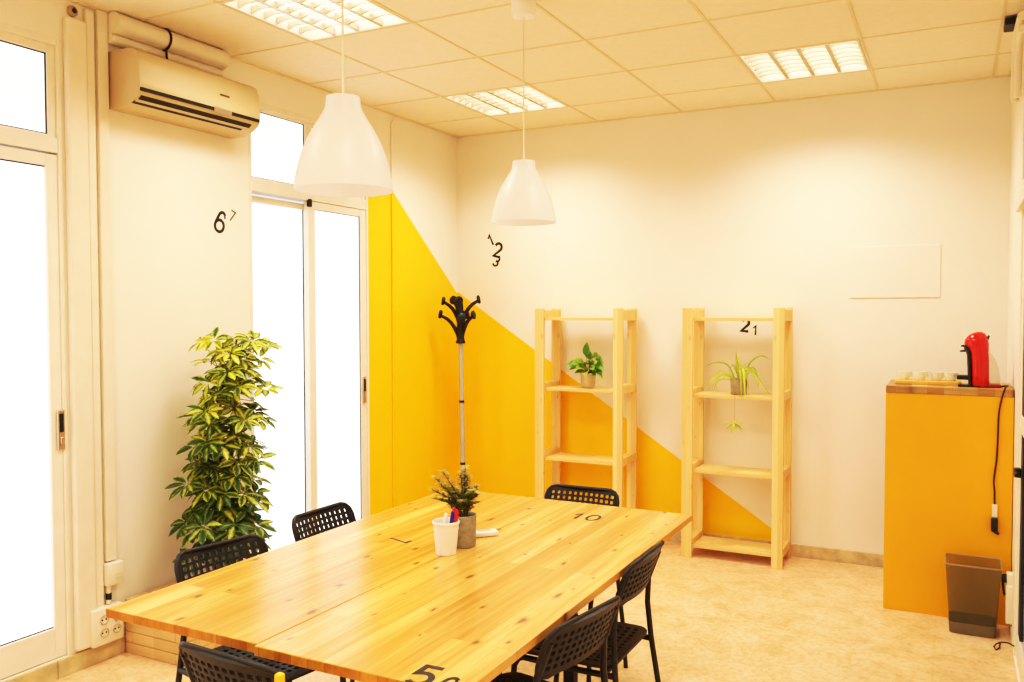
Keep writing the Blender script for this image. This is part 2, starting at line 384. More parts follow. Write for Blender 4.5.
# left wall with two openings (doors), slight set-back past y=-.86
D1 = (-4.55, -3.245, 2.70); D2 = (-2.15, -1.125, 2.69)
w = MB(); xl = -.14
w.box(xl, 0, YF, D1[0], 0, H); w.box(xl, 0, D1[0], D1[1], D1[2], H); w.box(xl, 0, D1[1], D2[0], 0, H)
w.box(xl, 0, D2[0], D2[1], D2[2], H); w.box(xl, 0.0, D2[1], -.86, 0, H); w.box(xl, -.006, -.86, 0, 0, H)
w.box(xl, 0, D1[0], D1[1], 0, .07); w.box(xl, 0, D2[0], D2[1], 0, .07)
w.build('wall_left', M['wall_left'], kind='structure')
# right wall with a door opening
D3 = (-2.35, -1.08, 2.50)
w = MB(); w.box(XR, XR + .14, YF, D3[0], 0, H); w.box(XR, XR + .14, D3[0], D3[1], D3[2], H); w.box(XR, XR + .14, D3[1], 0, 0, H)
w.build('wall_right', M['wall'], kind='structure')
MB().box(0.0, XR, -.014, 0, 0, .078, .002).build('baseboard_back', M['skirt'], kind='structure')
b = MB()
y = -.02
while y > -7.2:
    b.box(0, .014, y - .327, y, 0, .078, .0015); y -= .33
b.build('baseboard_left', M['skirt'], kind='structure')
MB().box(XR - .014, XR, D3[1], -.79, 0, .078, .002).box(XR - .014, XR, -.325, 0, 0, .078, .002).build('baseboard_right', M['skirt'], kind='structure')
# suspended-ceiling bars
t = MB(); gx = [.538 + .6 * k for k in range(6)]; gy = [-.491 - .6 * k for k in range(12)]
for x in gx: t.box(x - .007, x + .007, YF, -.001, H - .004, H + .002)
for y in gy: t.box(0, XR, y - .006, y + .006, H - .0035, H + .002)
t.box(0.0, .016, YF, 0, H - .006, H + .002); t.box(0, XR, -.016, 0, H - .006, H + .002); t.box(XR - .016, XR, YF, 0, H - .006, H + .002)
t.build('trim_1', M['tbar'], kind='structure')
# faint cover plate on the back wall
MB().box(2.79, 3.286, -.006, 0, 1.635, 1.945, .002).build('trim_2', M['wall'], kind='structure')

# ------------------------------------------------------------------ glazed doors in the left wall
def frame_rect(mb, x0, x1, ya, yb, za, zb, wy, wzb, wzt, bev=.003):
    """four bars around an opening in the y/z plane"""
    mb.box(x0, x1, ya, ya + wy, za, zb, bev); mb.box(x0, x1, yb - wy, yb, za, zb, bev)
    mb.box(x0, x1, ya + wy, yb - wy, za, za + wzb, bev); mb.box(x0, x1, ya + wy, yb - wy, zb - wzt, zb, bev)
def pane(parent, x, ya, yb, za, zb, name='glass_pane', m='frost', gasket=True):
    MB().box(x - .006, x, ya, yb, za, zb).build(name, M[m], parent)
    if gasket:
        g = MB(); frame_rect(g, x - .002, x + .004, ya - .001, yb + .001, za - .001, zb + .001, .006, .006, .006, 0); g.build('gasket', M['gasket'], parent)
def pull(parent, x, y, z):
    h = MB().box(x, x + .012, y - .017, y + .017, z - .085, z + .085, .004).build('handle', M['chrome'], parent)
    MB().box(x + .010, x + .0135, y - .010, y + .010, z - .01, z + .07, .002).build('handle_recess', M['black'], h)
    MB().box(x + .010, x + .018, y - .006, y + .006, z - .06, z - .03, .002).build('latch', M['chrome'], h)
    return h
d = struct_root('door_1', (0, -3.9, 0))
f = MB(); frame_rect(f, -.10, .004, D1[0], D1[1], .07, D1[2], .02, .012, .03); f.box(-.10, .003, D1[0] + .021, D1[1] - .021, 2.222, 2.285, .003); f.build('door_frame', M['alu'], d)
f = MB(); frame_rect(f, -.06, -.004, D1[0] + .02, D1[1] - .02, .085, 2.214, .052, .13, .05); f.build('door_leaf', M['alu'], d)
pane(d, -.02, D1[0] + .072, -3.30, .214, 2.164)
f = MB(); frame_rect(f, -.06, -.008, D1[0] + .02, D1[1] - .02, 2.285, 2.672, .036, .012, .038); f.build('transom_frame', M['alu'], d)
pane(d, -.02, D1[0] + .056, -3.301, 2.297, 2.634, 'transom_pane')
pull(d, -.004, -3.277, 1.055)
d = struct_root('door_2', (0, -1.6, 0))
f = MB(); frame_rect(f, -.10, .004, D2[0] - .02, D2[1], .07, D2[2], .02, .03, .03); f.box(-.10, .003, D2[0] + .001, D2[1] - .021, 2.207, 2.272, .003); f.build('door_frame', M['alu'], d)
f = MB(); frame_rect(f, -.085, -.045, D2[0] - .055, -1.632, .10, 2.19, .05, .09, .035); lf = f.build('sliding_leaf', M['alu'], d)
pane(d, -.055, D2[0] - .01, -1.682, .19, 2.16)
f = MB(); frame_rect(f, -.04, -.002, -1.692, D2[1] - .02, .10, 2.205, .058, .09, .045); f.build('sliding_leaf', M['alu'], d)
pane(d, -.012, -1.640, -1.203, .19, 2.162)
f = MB(); frame_rect(f, -.06, -.008, D2[0] - .02, -1.68, 2.272, 2.665, .03, .012, .02); frame_rect(f, -.06, -.008, -1.68, D2[1] - .02, 2.272, 2.665, .03, .012, .02); f.build('transom_frame', M['alu'], d)
pane(d, -.02, D2[0] + .01, -1.71, 2.283, 2.646, 'transom_pane'); pane(d, -.02, -1.65, D2[1] - .05, 2.283, 2.646, 'transom_pane')
MB().box(-.01, .01, -1.70, -1.672, 2.17, 2.215, .003).build('roller_stop', M['black'], d)
pull(d, -.004, -1.178, 1.055)

# door in the right wall, seen nearly edge-on
d = struct_root('door_3', (XR, -1.7, 0))
f = MB(); frame_rect(f, XR - .012, XR + .10, D3[0], D3[1], 0.0, D3[2], .13, .01, .05); f.box(XR - .03, XR + .08, D3[0] + .01, D3[1] - .01, 2.0, 2.09, .006); f.build('door_frame', M['alu'], d)
f = MB(); frame_rect(f, XR - .004, XR + .05, D3[0] + .13, D3[1] - .13, .012, 2.0, .075, .12, .03); f.box(XR - .004, XR + .05, D3[0] + .206, D3[1] - .206, 1.02, 1.10, .004); f.build('door_leaf', M['alu'], d)
MB().box(XR + .006, XR + .012, D3[0] + .205, D3[1] - .205, .132, 1.02).build('glass_pane', M['darkglass'], d)
MB().box(XR + .006, XR + .012, D3[0] + .205, D3[1] - .205, 1.10, 1.97).build('glass_pane', M['darkglass'], d)
g = MB(); g.box(XR - .001, XR + .006, D3[1] - .30, D3[1] - .206, .133, 1.02).box(XR - .001, XR + .006, D3[1] - .30, D3[1] - .206, 1.10, 1.97).build('gasket', M['gasket'], d)
MB().box(XR + .03, XR + .04, D3[0] + .13, D3[1] - .13, 2.09, 2.45).build('transom_panel', plain('dark_beige_panel', (.62, .52, .36), .5), d)  # panel in its own dark beige
h = MB().box(XR - .03, XR - .004, -1.36, -1.32, .835, .875, .005).build('handle', M['black'], d)
MB().tube([(XR - .022, -1.34, .86), (XR - .026, -1.42, .862), (XR - .026, -1.46, .862)], .008, 8).build('lever', M['black'], h)

# ------------------------------------------------------------------ trunking and ducts (setting)
f = MB(); f.box(0, .034, -3.236, -3.142, .09, 2.80, .010, 3); f.box(0, .024, -3.140, -3.098, .09, 2.86, .008, 3)
f.build('trim_3', M['cream'], kind='structure')
MB().box(0, .022, -3.082, -3.030, .44, H - .004, .004).build('trim_4', M['cream'], kind='structure')
f = MB(); f.box(0, .012, -.872, -.852, .08, H - .06, .004); f.tube([(.006, -.862, H - .075), (.007, -.855, H - .05), (.008, -.83, H - .035)], .008, 8); f.build('trim_5', M['wall_left'], kind='structure')

# ------------------------------------------------------------------ ceiling lights
def ceiling_light(name, x, y, label):
    t = thing(name, label, 'ceiling light', (x, y, H), 0, 'recessed louvre ceiling lights')
    hw = .290; inner = hw - .012; zb, zt = H + .002, H + .036
    f = MB()
    for s in (-1, 1):
        f.box(x + s * (hw - .005) - .0045, x + s * (hw - .005) + .0045, y - hw, y + hw, H - .003, H + .075); f.box(x - hw + .01, x + hw - .01, y + s * (hw - .005) - .0045, y + s * (hw - .005) + .0045, H - .003, H + .075)
    f.build('frame', M['alu'], t)
    MB().box(x - inner, x + inner, y - inner, y + inner, H + .066, H + .072).build('reflector', M['tubeglow'], t)
    tb = None
    lv = MB()
    for k in range(1, 4):
        xx = x - inner + 2 * inner * k / 4
        lv.prism([(xx - .010, zb), (xx + .010, zb), (xx + .003, zt), (xx - .003, zt)], y - inner, y + inner, 'y')
    for k in range(1, 7):
        yy = y - inner + 2 * inner * k / 7
        for q in range(4):
            xa = x - inner + 2 * inner * q / 4; xb = xa + 2 * inner / 4; w_ = xb - xa
            pts = [(xa, zb), (xa + w_ * .25, zb + .010), (xa + w_ * .5, zb + .013), (xa + w_ * .75, zb + .010), (xb, zb), (xb, zt), (xa, zt)]
            lv.prism(pts, yy - .004, yy + .004, 'y')
    lv.build('louver', M['louver'], t)
    return t
ceiling_light('ceiling_light', .838, -.791, 'square louvred ceiling light right behind the farther pendant cord, by the back left corner')
ceiling_light('ceiling_light', 2.638, -.791, 'square louvred ceiling light above the right shelf near the back wall')
ceiling_light('ceiling_light', .838, -2.591, 'square louvred ceiling light above the nearer pendant lamp, cut by the picture top')

# ------------------------------------------------------------------ pendant lamps
def pendant(x, y, zb, label):
    t = thing('pendant_lamp', label, 'pendant lamp', (x, y, zb), 0, 'white bell pendant lamps over the table')
    px = [(85, 89), (120, 91), (150, 98), (200, 126), (250, 158), (300, 186), (350, 208), (400, 225), (450, 239), (500, 250), (560, 261), (572, 262)]
    k = .14 / 262; hgt = .262
    out = [(r * k, hgt * (1 - (yy - 85) / 487)) for yy, r in px]
    prof = [(.012, hgt + .001), (.030, hgt + .001)] + [(out[0][0] - .006, hgt + .0005)] + out + [(out[-1][0] - .003, 0)] + [(max(.01, r - .003), z - (.003 if i == 0 else 0)) for i, (r, z) in reversed(list(enumerate(out)))] + [(.012, hgt - .003)]
    MB().lathe(prof, 48, (x, y, zb)).build('lamp_shade', M['shade'], t, smooth=50)
    MB().tube([(x, y, zb + hgt - .01), (x, y, H - .05)], .0033, 8).build('cord', M['cordw'], t, smooth=40)
    MB().lathe([(1e-4, H - .075), (.030, H - .075), (.046, H - .070), (.051, H - .055), (.052, H), (1e-4, H)], 32, (x, y, 0)).build('ceiling_rose', M['paperband'], t, smooth=40)
    s = MB().lathe([(1e-4, .20), (.018, .20), (.016, hgt + .003), (.009, hgt + .006), (1e-4, hgt + .006)], 20, (x, y, zb)).build('lamp_socket', M['penwhite'], t, smooth=40)
    MB().lathe([(1e-4, .095), (.016, .098), (.028, .115), (.030, .135), (.024, .165), (.014, .20), (1e-4, .20)], 20, (x, y, zb)).build('light_bulb', M['paperband'], s, smooth=60)
    return t
pendant(1.820, -3.660, 1.895, 'large white bell pendant lamp hanging nearer, left of the other')
pendant(1.712, -2.305, 1.935, 'smaller looking white bell pendant lamp hanging farther, over the far table end')

# ------------------------------------------------------------------ air conditioner
t = thing('air_conditioner', 'cream wall-mounted split air conditioner high beside the glazed door', 'air conditioner', (0, -2.66, 2.46))
ya, yb = -3.02, -2.29
prof = [(.002, 2.712), (.125, 2.712), (.160, 2.706), (.184, 2.69), (.196, 2.655), (.203, 2.60), (.206, 2.55), (.204, 2.520), (.188, 2.500), (.165, 2.482), (.130, 2.466), (.09, 2.456), (.002, 2.456)]
MB().prism(prof, ya, yb, 'y', .006).build('body', M['ac'], t, smooth=35)
def along(p, q, ya, yb, thick, mb):
    """thin strip following the curved lower face between profile points p and q"""
    a = Vector((p[0], 0, p[1])); b_ = Vector((q[0], 0, q[1])); n = Vector((b_.z - a.z, 0, -(b_.x - a.x))).normalized()
    if n.z > 0 and n.x < 0: n = -n
    vs = [(a.x, ya, a.z), (b_.x, ya, b_.z), (b_.x, yb, b_.z), (a.x, yb, a.z)]
    o = [(Vector(v) + n * thick) for v in vs]; i = [(Vector(v) - n * .002) for v in vs]
    mb.add(i + o, [(0, 1, 2, 3), (7, 6, 5, 4), (0, 4, 5, 1), (1, 5, 6, 2), (2, 6, 7, 3), (3, 7, 4, 0)])
m_ = MB(); along((.2065, 2.533), (.2045, 2.517), -3.016, yb - .012, .0022, m_); m_.build('intake_slot', M['black'], t)
m_ = MB(); along((.190, 2.502), (.172, 2.487), -3.000, yb - .05, .0022, m_); along((.160, 2.480), (.145, 2.472), -3.012, yb - .08, .0022, m_); m_.build('outlet_slot', M['black'], t)
m_ = MB(); along((.172, 2.487), (.160, 2.4795), -3.008, yb - .06, .004, m_); m_.build('air_vane', M['ac'], t)
m_ = MB(); along((.2068, 2.536), (.204, 2.512), -2.60, -2.49, .0035, m_); m_.build('display', M['chrome'], t)
MB().box((.2035), .2062, -2.56, -2.50, 2.598, 2.606, 0).build('badge', M['inkthin'], t)
t = thing('pipe_duct', 'cream half-round pipe duct with dark strap above the air conditioner', 'pipe duct', (0, -2.7, 2.79))
MB().tube([(.048, -3.028, 2.831), (.048, -2.385, 2.831)], .047, 20).build('duct', M['cream'], t, smooth=40)
MB().tube([(.026, -3.028, 2.766), (.026, -2.385, 2.766)], .024, 12).build('pipe', M['cream'], t, smooth=40)
c = MB()
for k in range(14):
    a0 = -PI / 2 + PI * k / 14 * 1.05 - .2; a1 = -PI / 2 + PI * (k + 1) / 14 * 1.05 - .2
    c.tube([(.048 + .049 * math.cos(a0), -2.752, 2.831 + .049 * math.sin(a0)), (.048 + .049 * math.cos(a1), -2.752, 2.831 + .049 * math.sin(a1))], .006, 6)
c.build('strap', M['black'], t)
MB().tube([(.066, -2.755, 2.785), (.058, -2.745, 2.755), (.052, -2.735, 2.722)], .005, 8).build('cable', M['black'], t)
t = thing('cable_grommet', 'dark pipe hole cap at the top of the wall trunking', 'grommet', (.02, -3.19, 2.835))
MB().lathe([(1e-4, 0), (.024, 0), (.022, .012), (.012, .018), (1e-4, .018)], 18, (.0, -3.19, 2.835), Matrix.Rotation(R(90), 4, 'Y')).build('cap', plain('brown_cap', (.46, .36, .22), .6), t, smooth=40)
MB().lathe([(1e-4, .0185), (.011, .0185), (.011, .02), (1e-4, .02)], 14, (.0, -3.19, 2.835), Matrix.Rotation(R(90), 4, 'Y')).build('hole', M['black'], t)
# pipes in the right corner under the ceiling
t = thing('pipe_bend', 'bent cream pipes with dark bracket under the ceiling by the right door', 'pipe', (XR - .04, -1.0, 2.75))
p1 = MB().tube([(XR - .03, -1.32, 2.815), (XR - .032, -1.12, 2.815), (XR - .034, -1.05, 2.80), (XR - .034, -1.01, 2.765), (XR - .034, -1.0, 2.70), (XR - .034, -1.0, 2.52)], .018, 12); p1.build('pipe', M['cream'], t, smooth=50)
p1 = MB().tube([(XR - .028, -1.32, 2.76), (XR - .028, -1.16, 2.76), (XR - .028, -1.11, 2.745), (XR - .028, -1.085, 2.70), (XR - .028, -1.08, 2.52)], .016, 12); p1.build('pipe', M['cream'], t, smooth=50)
MB().box(XR - .085, XR - .001, -1.13, -1.0, 2.840, 2.872, .006).build('bracket', M['black'], t)

# ------------------------------------------------------------------ sockets on the left wall
def outlet(parent, x, y, z, r=.021):
    o = MB().lathe([(r, 0), (r, .004), (r - .003, .0045), (r - .004, -.004), (1e-4, -.004)], 20, (x, y, z), Matrix.Rotation(R(90), 4, 'Y')).build('outlet', plain('tan_outlet', (.52, .42, .26), .5), parent, smooth=40)  # outlet in a darker tan than the cream box
    h = MB()
    for s in (-1, 1): h.lathe([(1e-4, -.0035), (.0042, -.0035), (.0042, -.001), (1e-4, -.001)], 8, (x + .001, y + s * .0095, z), Matrix.Rotation(R(90), 4, 'Y'))
    h.build('pin_hole', M['black'], o)
t = thing('power_socket', 'cream surface box of four power sockets low on the wall trunking', 'socket', (0, -3.1, .1))
MB().box(.001, .055, -3.178, -3.026, .088, .250, .006).build('socket_plate', M['cream'], t, smooth=40)
for yy in (-3.125, -3.062):
    for zz in (.142, .200): outlet(t, .0552, yy, zz)
t = thing('junction_box', 'small cream junction box above the four power sockets', 'junction box', (0, -3.06, .33))
MB().box(.001, .045, -3.096, -3.01, .335, .435, .006).build('box_cover', M['cream'], t, smooth=40)
for k in range(2): MB().box(.0445, .047, -3.06, -3.025, .385 - k * .02, .389 - k * .02).build('slot', M['tbar'], t)
MB().tube([(.02, -3.075, .335), (.02, -3.075, .285), (.022, -3.078, .252)], .011, 10).build('cable', M['cream'], t, smooth=40)
MB().tube([(.02, -3.075, .30), (.02, -3.075, .27)], .0125, 10).build('cable_gland', M['black'], t, smooth=40)

# ------------------------------------------------------------------ timber planter against the left wall
t = thing('timber_planter', 'low box of stacked raw timber beams on the floor by the left wall', 'planter box', (.2, -2.65, 0))
px0, px1, py0, py1 = .02, .385, -2.99, -2.33; bh = .05
def wall_beams(xa, xb, ya, yb, lay): 
    m = MB()
    for k in lay: m.box(xa, xb, ya, yb, k * bh + .001, (k + 1) * bh - .001, .003)
    return m
f = MB(); 
for k in range(5):
    a, b_ = (px0, px1 - .045) if k % 2 == 0 else (px0 + .045, px1)
    f.box(a, b_, py0, py0 + .045, k * bh + .001, (k + 1) * bh - .001, .003)
f.build('front_beams', M['crate'], t)
f = MB()
for k in range(5):
    a, b_ = (px0, px1 - .045) if k % 2 == 1 else (px0 + .045, px1)
    f.box(a, b_, py1 - .045, py1, k * bh + .001, (k + 1) * bh - .001, .003)
f.build('back_beams', M['crate'], t)
for nm, xa in (('side_beams', px0), ('side_beams', px1 - .045)):
    f = MB()
    for k in range(5):
        first = (k % 2 == 1) if xa == px0 else (k % 2 == 0)
        a, b_ = (py0, py1 - .0455) if first else (py0 + .0455, py1)
        f.box(xa, xa + .045, a, b_, k * bh + .001, (k + 1) * bh - .001, .003)
    f.build(nm, M['crate'], t)
MB().box(px0 + .046, px1 - .046, py0 + .046, py1 - .046, .002, .02).build('bottom_board', M['crate'], t)

# ------------------------------------------------------------------ leaves
def leaf(mb, base, d, up, ln, wd, droop=.3, tip=.5, c_mid=.5, c_edge=.5, n=4, fold=.15):
    """one leaf blade: a folded strip of quads, widest past the middle, bending down along its length"""
    base = Vector(base); d = Vector(d).normalized(); up = Vector(up)
    s = d.cross(up)
    if s.length < 1e-4: s = Vector((1, 0, 0))
    s.normalize(); u = s.cross(d).normalized()
    vs = []; ts = []; p = base.copy(); dd = d.copy()
    for i in range(n + 1):
        q = i / n; wv = wd * .5 * max(.04, math.sin(PI * min(1, q ** (.6 + tip * .6))) ** .8) if 0 < i < n else wd * .04
        vs += [p - s * wv + u * wv * fold, p, p + s * wv + u * wv * fold]; ts += [c_edge, c_mid, c_edge]
        dd = (dd - Vector((0, 0, 1)) * droop / n).normalized(); u = s.cross(dd).normalized(); p = p + dd * ln / n
    fs = []
    for i in range(n):
        a = i * 3; fs += [(a, a + 1, a + 4, a + 3), (a + 1, a + 2, a + 5, a + 4)]
    mb.add(vs, fs, ts)

# umbrella plant (schefflera) in the timber planter
t = thing('umbrella_plant', 'tall variegated umbrella plant with yellow green leaves by the left wall', 'plant', (.203, -2.63, .022))
MB().lathe([(1e-4, .022), (.10, .022), (.122, .25), (.128, .25), (.128, .262), (.118, .262), (.115, .235), (1e-4, .235)], 28, (.203, -2.63, 0)).build('pot', plain('brown_pot', (.22, .11, .05), .6), t, smooth=40)
MB().lathe([(.1149, .236), (.06, .243), (1e-4, .246)], 20, (.203, -2.63, 0)).build('soil', M['soil'], t)
SH = (.025, .045)
stems = [[(.20, -2.67, .24), (.25, -2.66, .55), (.27, -2.63, .9), (.29, -2.60, 1.15), (.295, -2.585, 1.41)],
         [(.22, -2.64, .24), (.27, -2.62, .5), (.25, -2.60, .85), (.27, -2.58, 1.1), (.28, -2.55, 1.36)],
         [(.20, -2.65, .24), (.22, -2.70, .5), (.25, -2.69, .8), (.25, -2.67, 1.05), (.27, -2.65, 1.22)]]
stems = [[(a + SH[0] * (1 - .5 * c_), b_ + SH[1] * (1 - .5 * c_), c_ * 1.008) for a, b_, c_ in s] for s in stems]
sm = MB()
for s in stems: sm.tube(s, [.011, .010, .009, .007, .004], 8)
sm.build('stem', M['bark'], t, smooth=60)
fo = MB(); pe = MB()
def whorl(c, axis, nl, ln, wd, bright):
    axis = Vector(axis).normalized(); e1 = axis.cross(Vector((.3, .2, 1))).normalized(); e2 = axis.cross(e1)
    a0 = rnd.uniform(0, 6.28)
    for k in range(nl):
        a = a0 + 2 * PI * k / nl + rnd.uniform(-.15, .15); o = e1 * math.cos(a) + e2 * math.sin(a)
        dr = (o * 1.0 + axis * rnd.uniform(.05, .45)).normalized()
        l2 = ln * rnd.uniform(.8, 1.12); bb = bright + rnd.uniform(-.2, .2)
        inv = rnd.random() < .6
        st = Vector(c) + dr * .012
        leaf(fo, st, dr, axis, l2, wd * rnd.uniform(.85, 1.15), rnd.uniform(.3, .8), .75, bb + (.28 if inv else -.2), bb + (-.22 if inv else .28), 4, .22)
def stem_at(s, z):
    for a, b_ in zip(s, s[1:]):
        if a[2] <= z <= b_[2]:
            q = (z - a[2]) / (b_[2] - a[2]); return Vector(a).lerp(Vector(b_), q)
    return Vector(s[-1])
cnt = 0
for i in range(128):
    z = .36 + 1.045 * (i + .5) / 128
    s = stems[i % 3]; z2 = min(z, s[-1][2]); p = stem_at(s, z2)
    h = (z - .36) / 1.03
    ang = i * 2.4 + rnd.uniform(-.4, .4)
    rad = (.160 - .035 * h) * rnd.uniform(.45, 1.05)
    tgt = Vector((p.x + rad * math.cos(ang), p.y + rad * 1.12 * math.sin(ang), z + rnd.uniform(-.02, .06)))
    rv = Vector((.888, .459, 0)); k_ = (tgt - p).dot(rv)
    if k_ < -.095: tgt -= rv * (k_ + .095)
    tgt.x = max(.075, tgt.x)
    mid = p.lerp(tgt, .5) + Vector((0, 0, .02))
    pe.tube([p, mid, tgt], [.0028, .0022, .0018], 5)
    out = (tgt - p); out.z = 0
    ax = out.normalized() * rnd.uniform(.2, .7) + Vector((rnd.uniform(.1, .35), rnd.uniform(-.4, -.1), .85))
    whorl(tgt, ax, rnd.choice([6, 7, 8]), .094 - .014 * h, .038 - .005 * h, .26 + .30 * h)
for s in stems:
    whorl(s[-1], (0, 0, 1), 7, .07, .026, .55); whorl(s[-1] if False else Vector(s[-1]) - Vector((0, 0, .02)), (.2, -.3, 1), 7, .08, .028, .5)
for v in fo.v: v.x = max(.012, v.x)
pe.build('leaf_stalk', M['stemgreen'], t)
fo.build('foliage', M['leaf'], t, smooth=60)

# ------------------------------------------------------------------ meeting table
TZ = .75
t = thing('meeting_table', 'long varnished pine meeting table in the middle of the room', 'table', (1.89, -3.2, 0))
def slab(x0, x1, y0, y1):
    m = MB().box(x0, x1, y0, y1, TZ - .025, TZ, .0025, 2)
    m.mi = [1 if abs(((Vector(m.v[f[1]]) - Vector(m.v[f[0]])).cross(Vector(m.v[f[2]]) - Vector(m.v[f[0]]))).normalized().y) > .7 else 0 for f in m.f]
    return m.build('tabletop', [M['table'], M['tableedge']], t)
slab(1.327, 1.8735, -4.074, -2.300); slab(1.8755, 2.452, -4.086, -2.300)
for x in (1.72, 2.06):
    for y in (-3.23, -2.60):
        MB().box(x - .022, x + .022, y - .022, y + .022, 0.0, TZ - .027, .003).build('leg', M['blackmetal'], t)
f = MB()
for x in (1.72, 2.06): f.box(x - .014, x + .014, -3.20, -2.63, TZ - .076, TZ - .027, .002)
for y in (-3.23, -2.60): f.box(1.42, 2.36, y - .014, y + .014, TZ - .076, TZ - .027, .002)
f.build('underframe', M['blackmetal'], t)
def on_table(body, size, x, y, ang, m='ink', bold=.12, sx=1):
    mb = text_mb(body, size, bold, .0004); xf(mb, Matrix.Translation((x, y, TZ + .0004)) @ Matrix.Rotation(R(ang), 4, 'Z') @ Matrix.Diagonal((sx, 1, 1, 1)))
    mb.build('number_marking', M[m], t)
on_table('5', .090, 2.332, -4.040, 2, 'ink', .17); on_table('6', .075, 2.402, -4.060, 2, 'ink', .17, .8)
on_table('10', .085, 2.090, -2.525, 0, 'ink', .13, 1.0)
on_table('7', .085, 1.636, -3.137, -96, 'ink', .14, .6)

# ------------------------------------------------------------------ things on the table
t = thing('potted_plant', 'small leafy plant in a grey felt pot on the table', 'plant', (1.884, -3.098, TZ))
cx, cy = 1.878, -3.098
MB().lathe([(1e-4, .001), (.038, .001), (.041, .006), (.0435, .109), (.042, .110), (.040, .108), (.038, .096), (1e-4, .098)], 32, (cx, cy, TZ)).build('pot', M['greyfelt'], t, smooth=40)
MB().lathe([(.0382, .097), (.02, .101), (1e-4, .102)], 20, (cx, cy, TZ)).build('soil', M['soil'], t)
sm = MB(); fo = MB()
ST = [(-.105, -.02, .215), (-.085, .0, .235), (-.07, -.04, .20), (-.05, .01, .18), (-.11, -.03, .175), (-.09, -.05, .15), (-.03, -.03, .16), (.0, .01, .255), (.008, .012, .225), (-.006, -.01, .24), (.03, -.01, .17), (.045, .02, .165), (.055, .0, .14), (-.02, .02, .17), (.03, .035, .19), (.02, -.04, .15), (.05, -.02, .185), (-.06, -.02, .14)]
for k, (dx, dy, hh) in enumerate(ST):
    a = Vector((cx + dx * .15, cy + dy * .15, TZ + .095)); b_ = Vector((cx + dx * 1.0, cy + dy, TZ + .015 + hh)); md = a.lerp(b_, .5) + Vector((dx * -.12, 0, .02))
    sm.tube([a, md, b_], [.0022, .0018, .001], 5)
    for j in range(17):
        q = .28 + .72 * j / 16; p = a.lerp(md, q * 2) if q < .5 else md.lerp(b_, q * 2 - 1)
        for sgn in (0, 2.1, 4.2):
            ang = j * 1.6 + sgn + k; dr = Vector((math.cos(ang), math.sin(ang), .3))
            leaf(fo, p, dr, (0, 0, 1), rnd.uniform(.016, .025), rnd.uniform(.010, .014), .25, .4, rnd.uniform(.1, .6), rnd.uniform(.25, .9), 3, .2)
sm.build('stem', M['bark'], t); fo.build('foliage', M['leaf_t'], t, smooth=60)

t = thing('paper_cup', 'white paper cup holding pens in front of the grey pot', 'cup', (1.872, -3.205, TZ))
ux, uy = 1.872, -3.205
MB().lathe([(1e-4, .004), (.032, .004), (.032, .001), (.0335, .001), (.0435, .106), (.0425, .107), (.0325, .007), (1e-4, .007)], 40, (ux, uy, TZ)).build('cup_body', M['paper'], t, smooth=40)
MB().lathe([(.0424, .100), (.0433, .099), (.0455, .103), (.0458, .108), (.044, .111), (.0428, .109), (.0424, .100)], 40, (ux, uy, TZ)).build('rim', M['paperband'], t, smooth=50)
MB().lathe([(.0410, .083), (.0420, .083), (.0423, .086), (.0413, .086), (.0410, .083)], 40, (ux, uy, TZ)).build('band', M['paperband'], t, smooth=50)
def pen(name, label, m, bx, by, txx, tyy, hh, capm):
    a = Vector((ux + bx, uy + by, TZ + .010)); d_ = Vector((ux + txx, uy + tyy, TZ + hh)); r = .0047
    t = thing(name, label, 'pen', a, 0)
    ax = (d_ - a)
    MB().tube([a, a + ax * .06, a + ax * .7], [.0015, r, r], 10).build('barrel', M[m], t, smooth=40)
    MB().tube([a + ax * .68, a + ax * .97, a + ax], [r + .0008, r + .0006, r * .6], 10).build('cap', M[capm], t, smooth=40)
    sd = ax.cross(Vector((.4, -1, 0))).normalized() * (r + .0022); MB().tube([a + ax * .72 + sd, a + ax * .96 + sd], .0011, 6).build('clip', M[capm], t)
pen('pen', 'blue capped pen in the middle of the paper cup', 'penwhite', .004, .004, .028, -.004, .146, 'penblue')
pen('pen', 'red pen with a red cap leaning at the back of the paper cup', 'penwhite', -.004, .016, .022, .018, .153, 'penred')
pen('pen', 'white pen leaning left of the blue one in the paper cup', 'penwhite', -.012, -.004, .012, -.018, .140, 'penwhite')
pen('pen', 'pen with red end at the right rim of the paper cup', 'penblue', .012, .010, .036, .012, .148, 'penred')
t = thing('remote_control', 'white remote control lying on the table right of the grey pot', 'remote control', (1.874, -2.955, TZ), R(48))
MB().box(-.060, .052, -.020, .020, .0005, .019, .005, 3).build('remote_body', M['penwhite'], t, world=False, smooth=40)
MB().box(-.02, .030, -.012, .012, .0185, .0196, .0005).build('screen', M['display'], t, world=False)

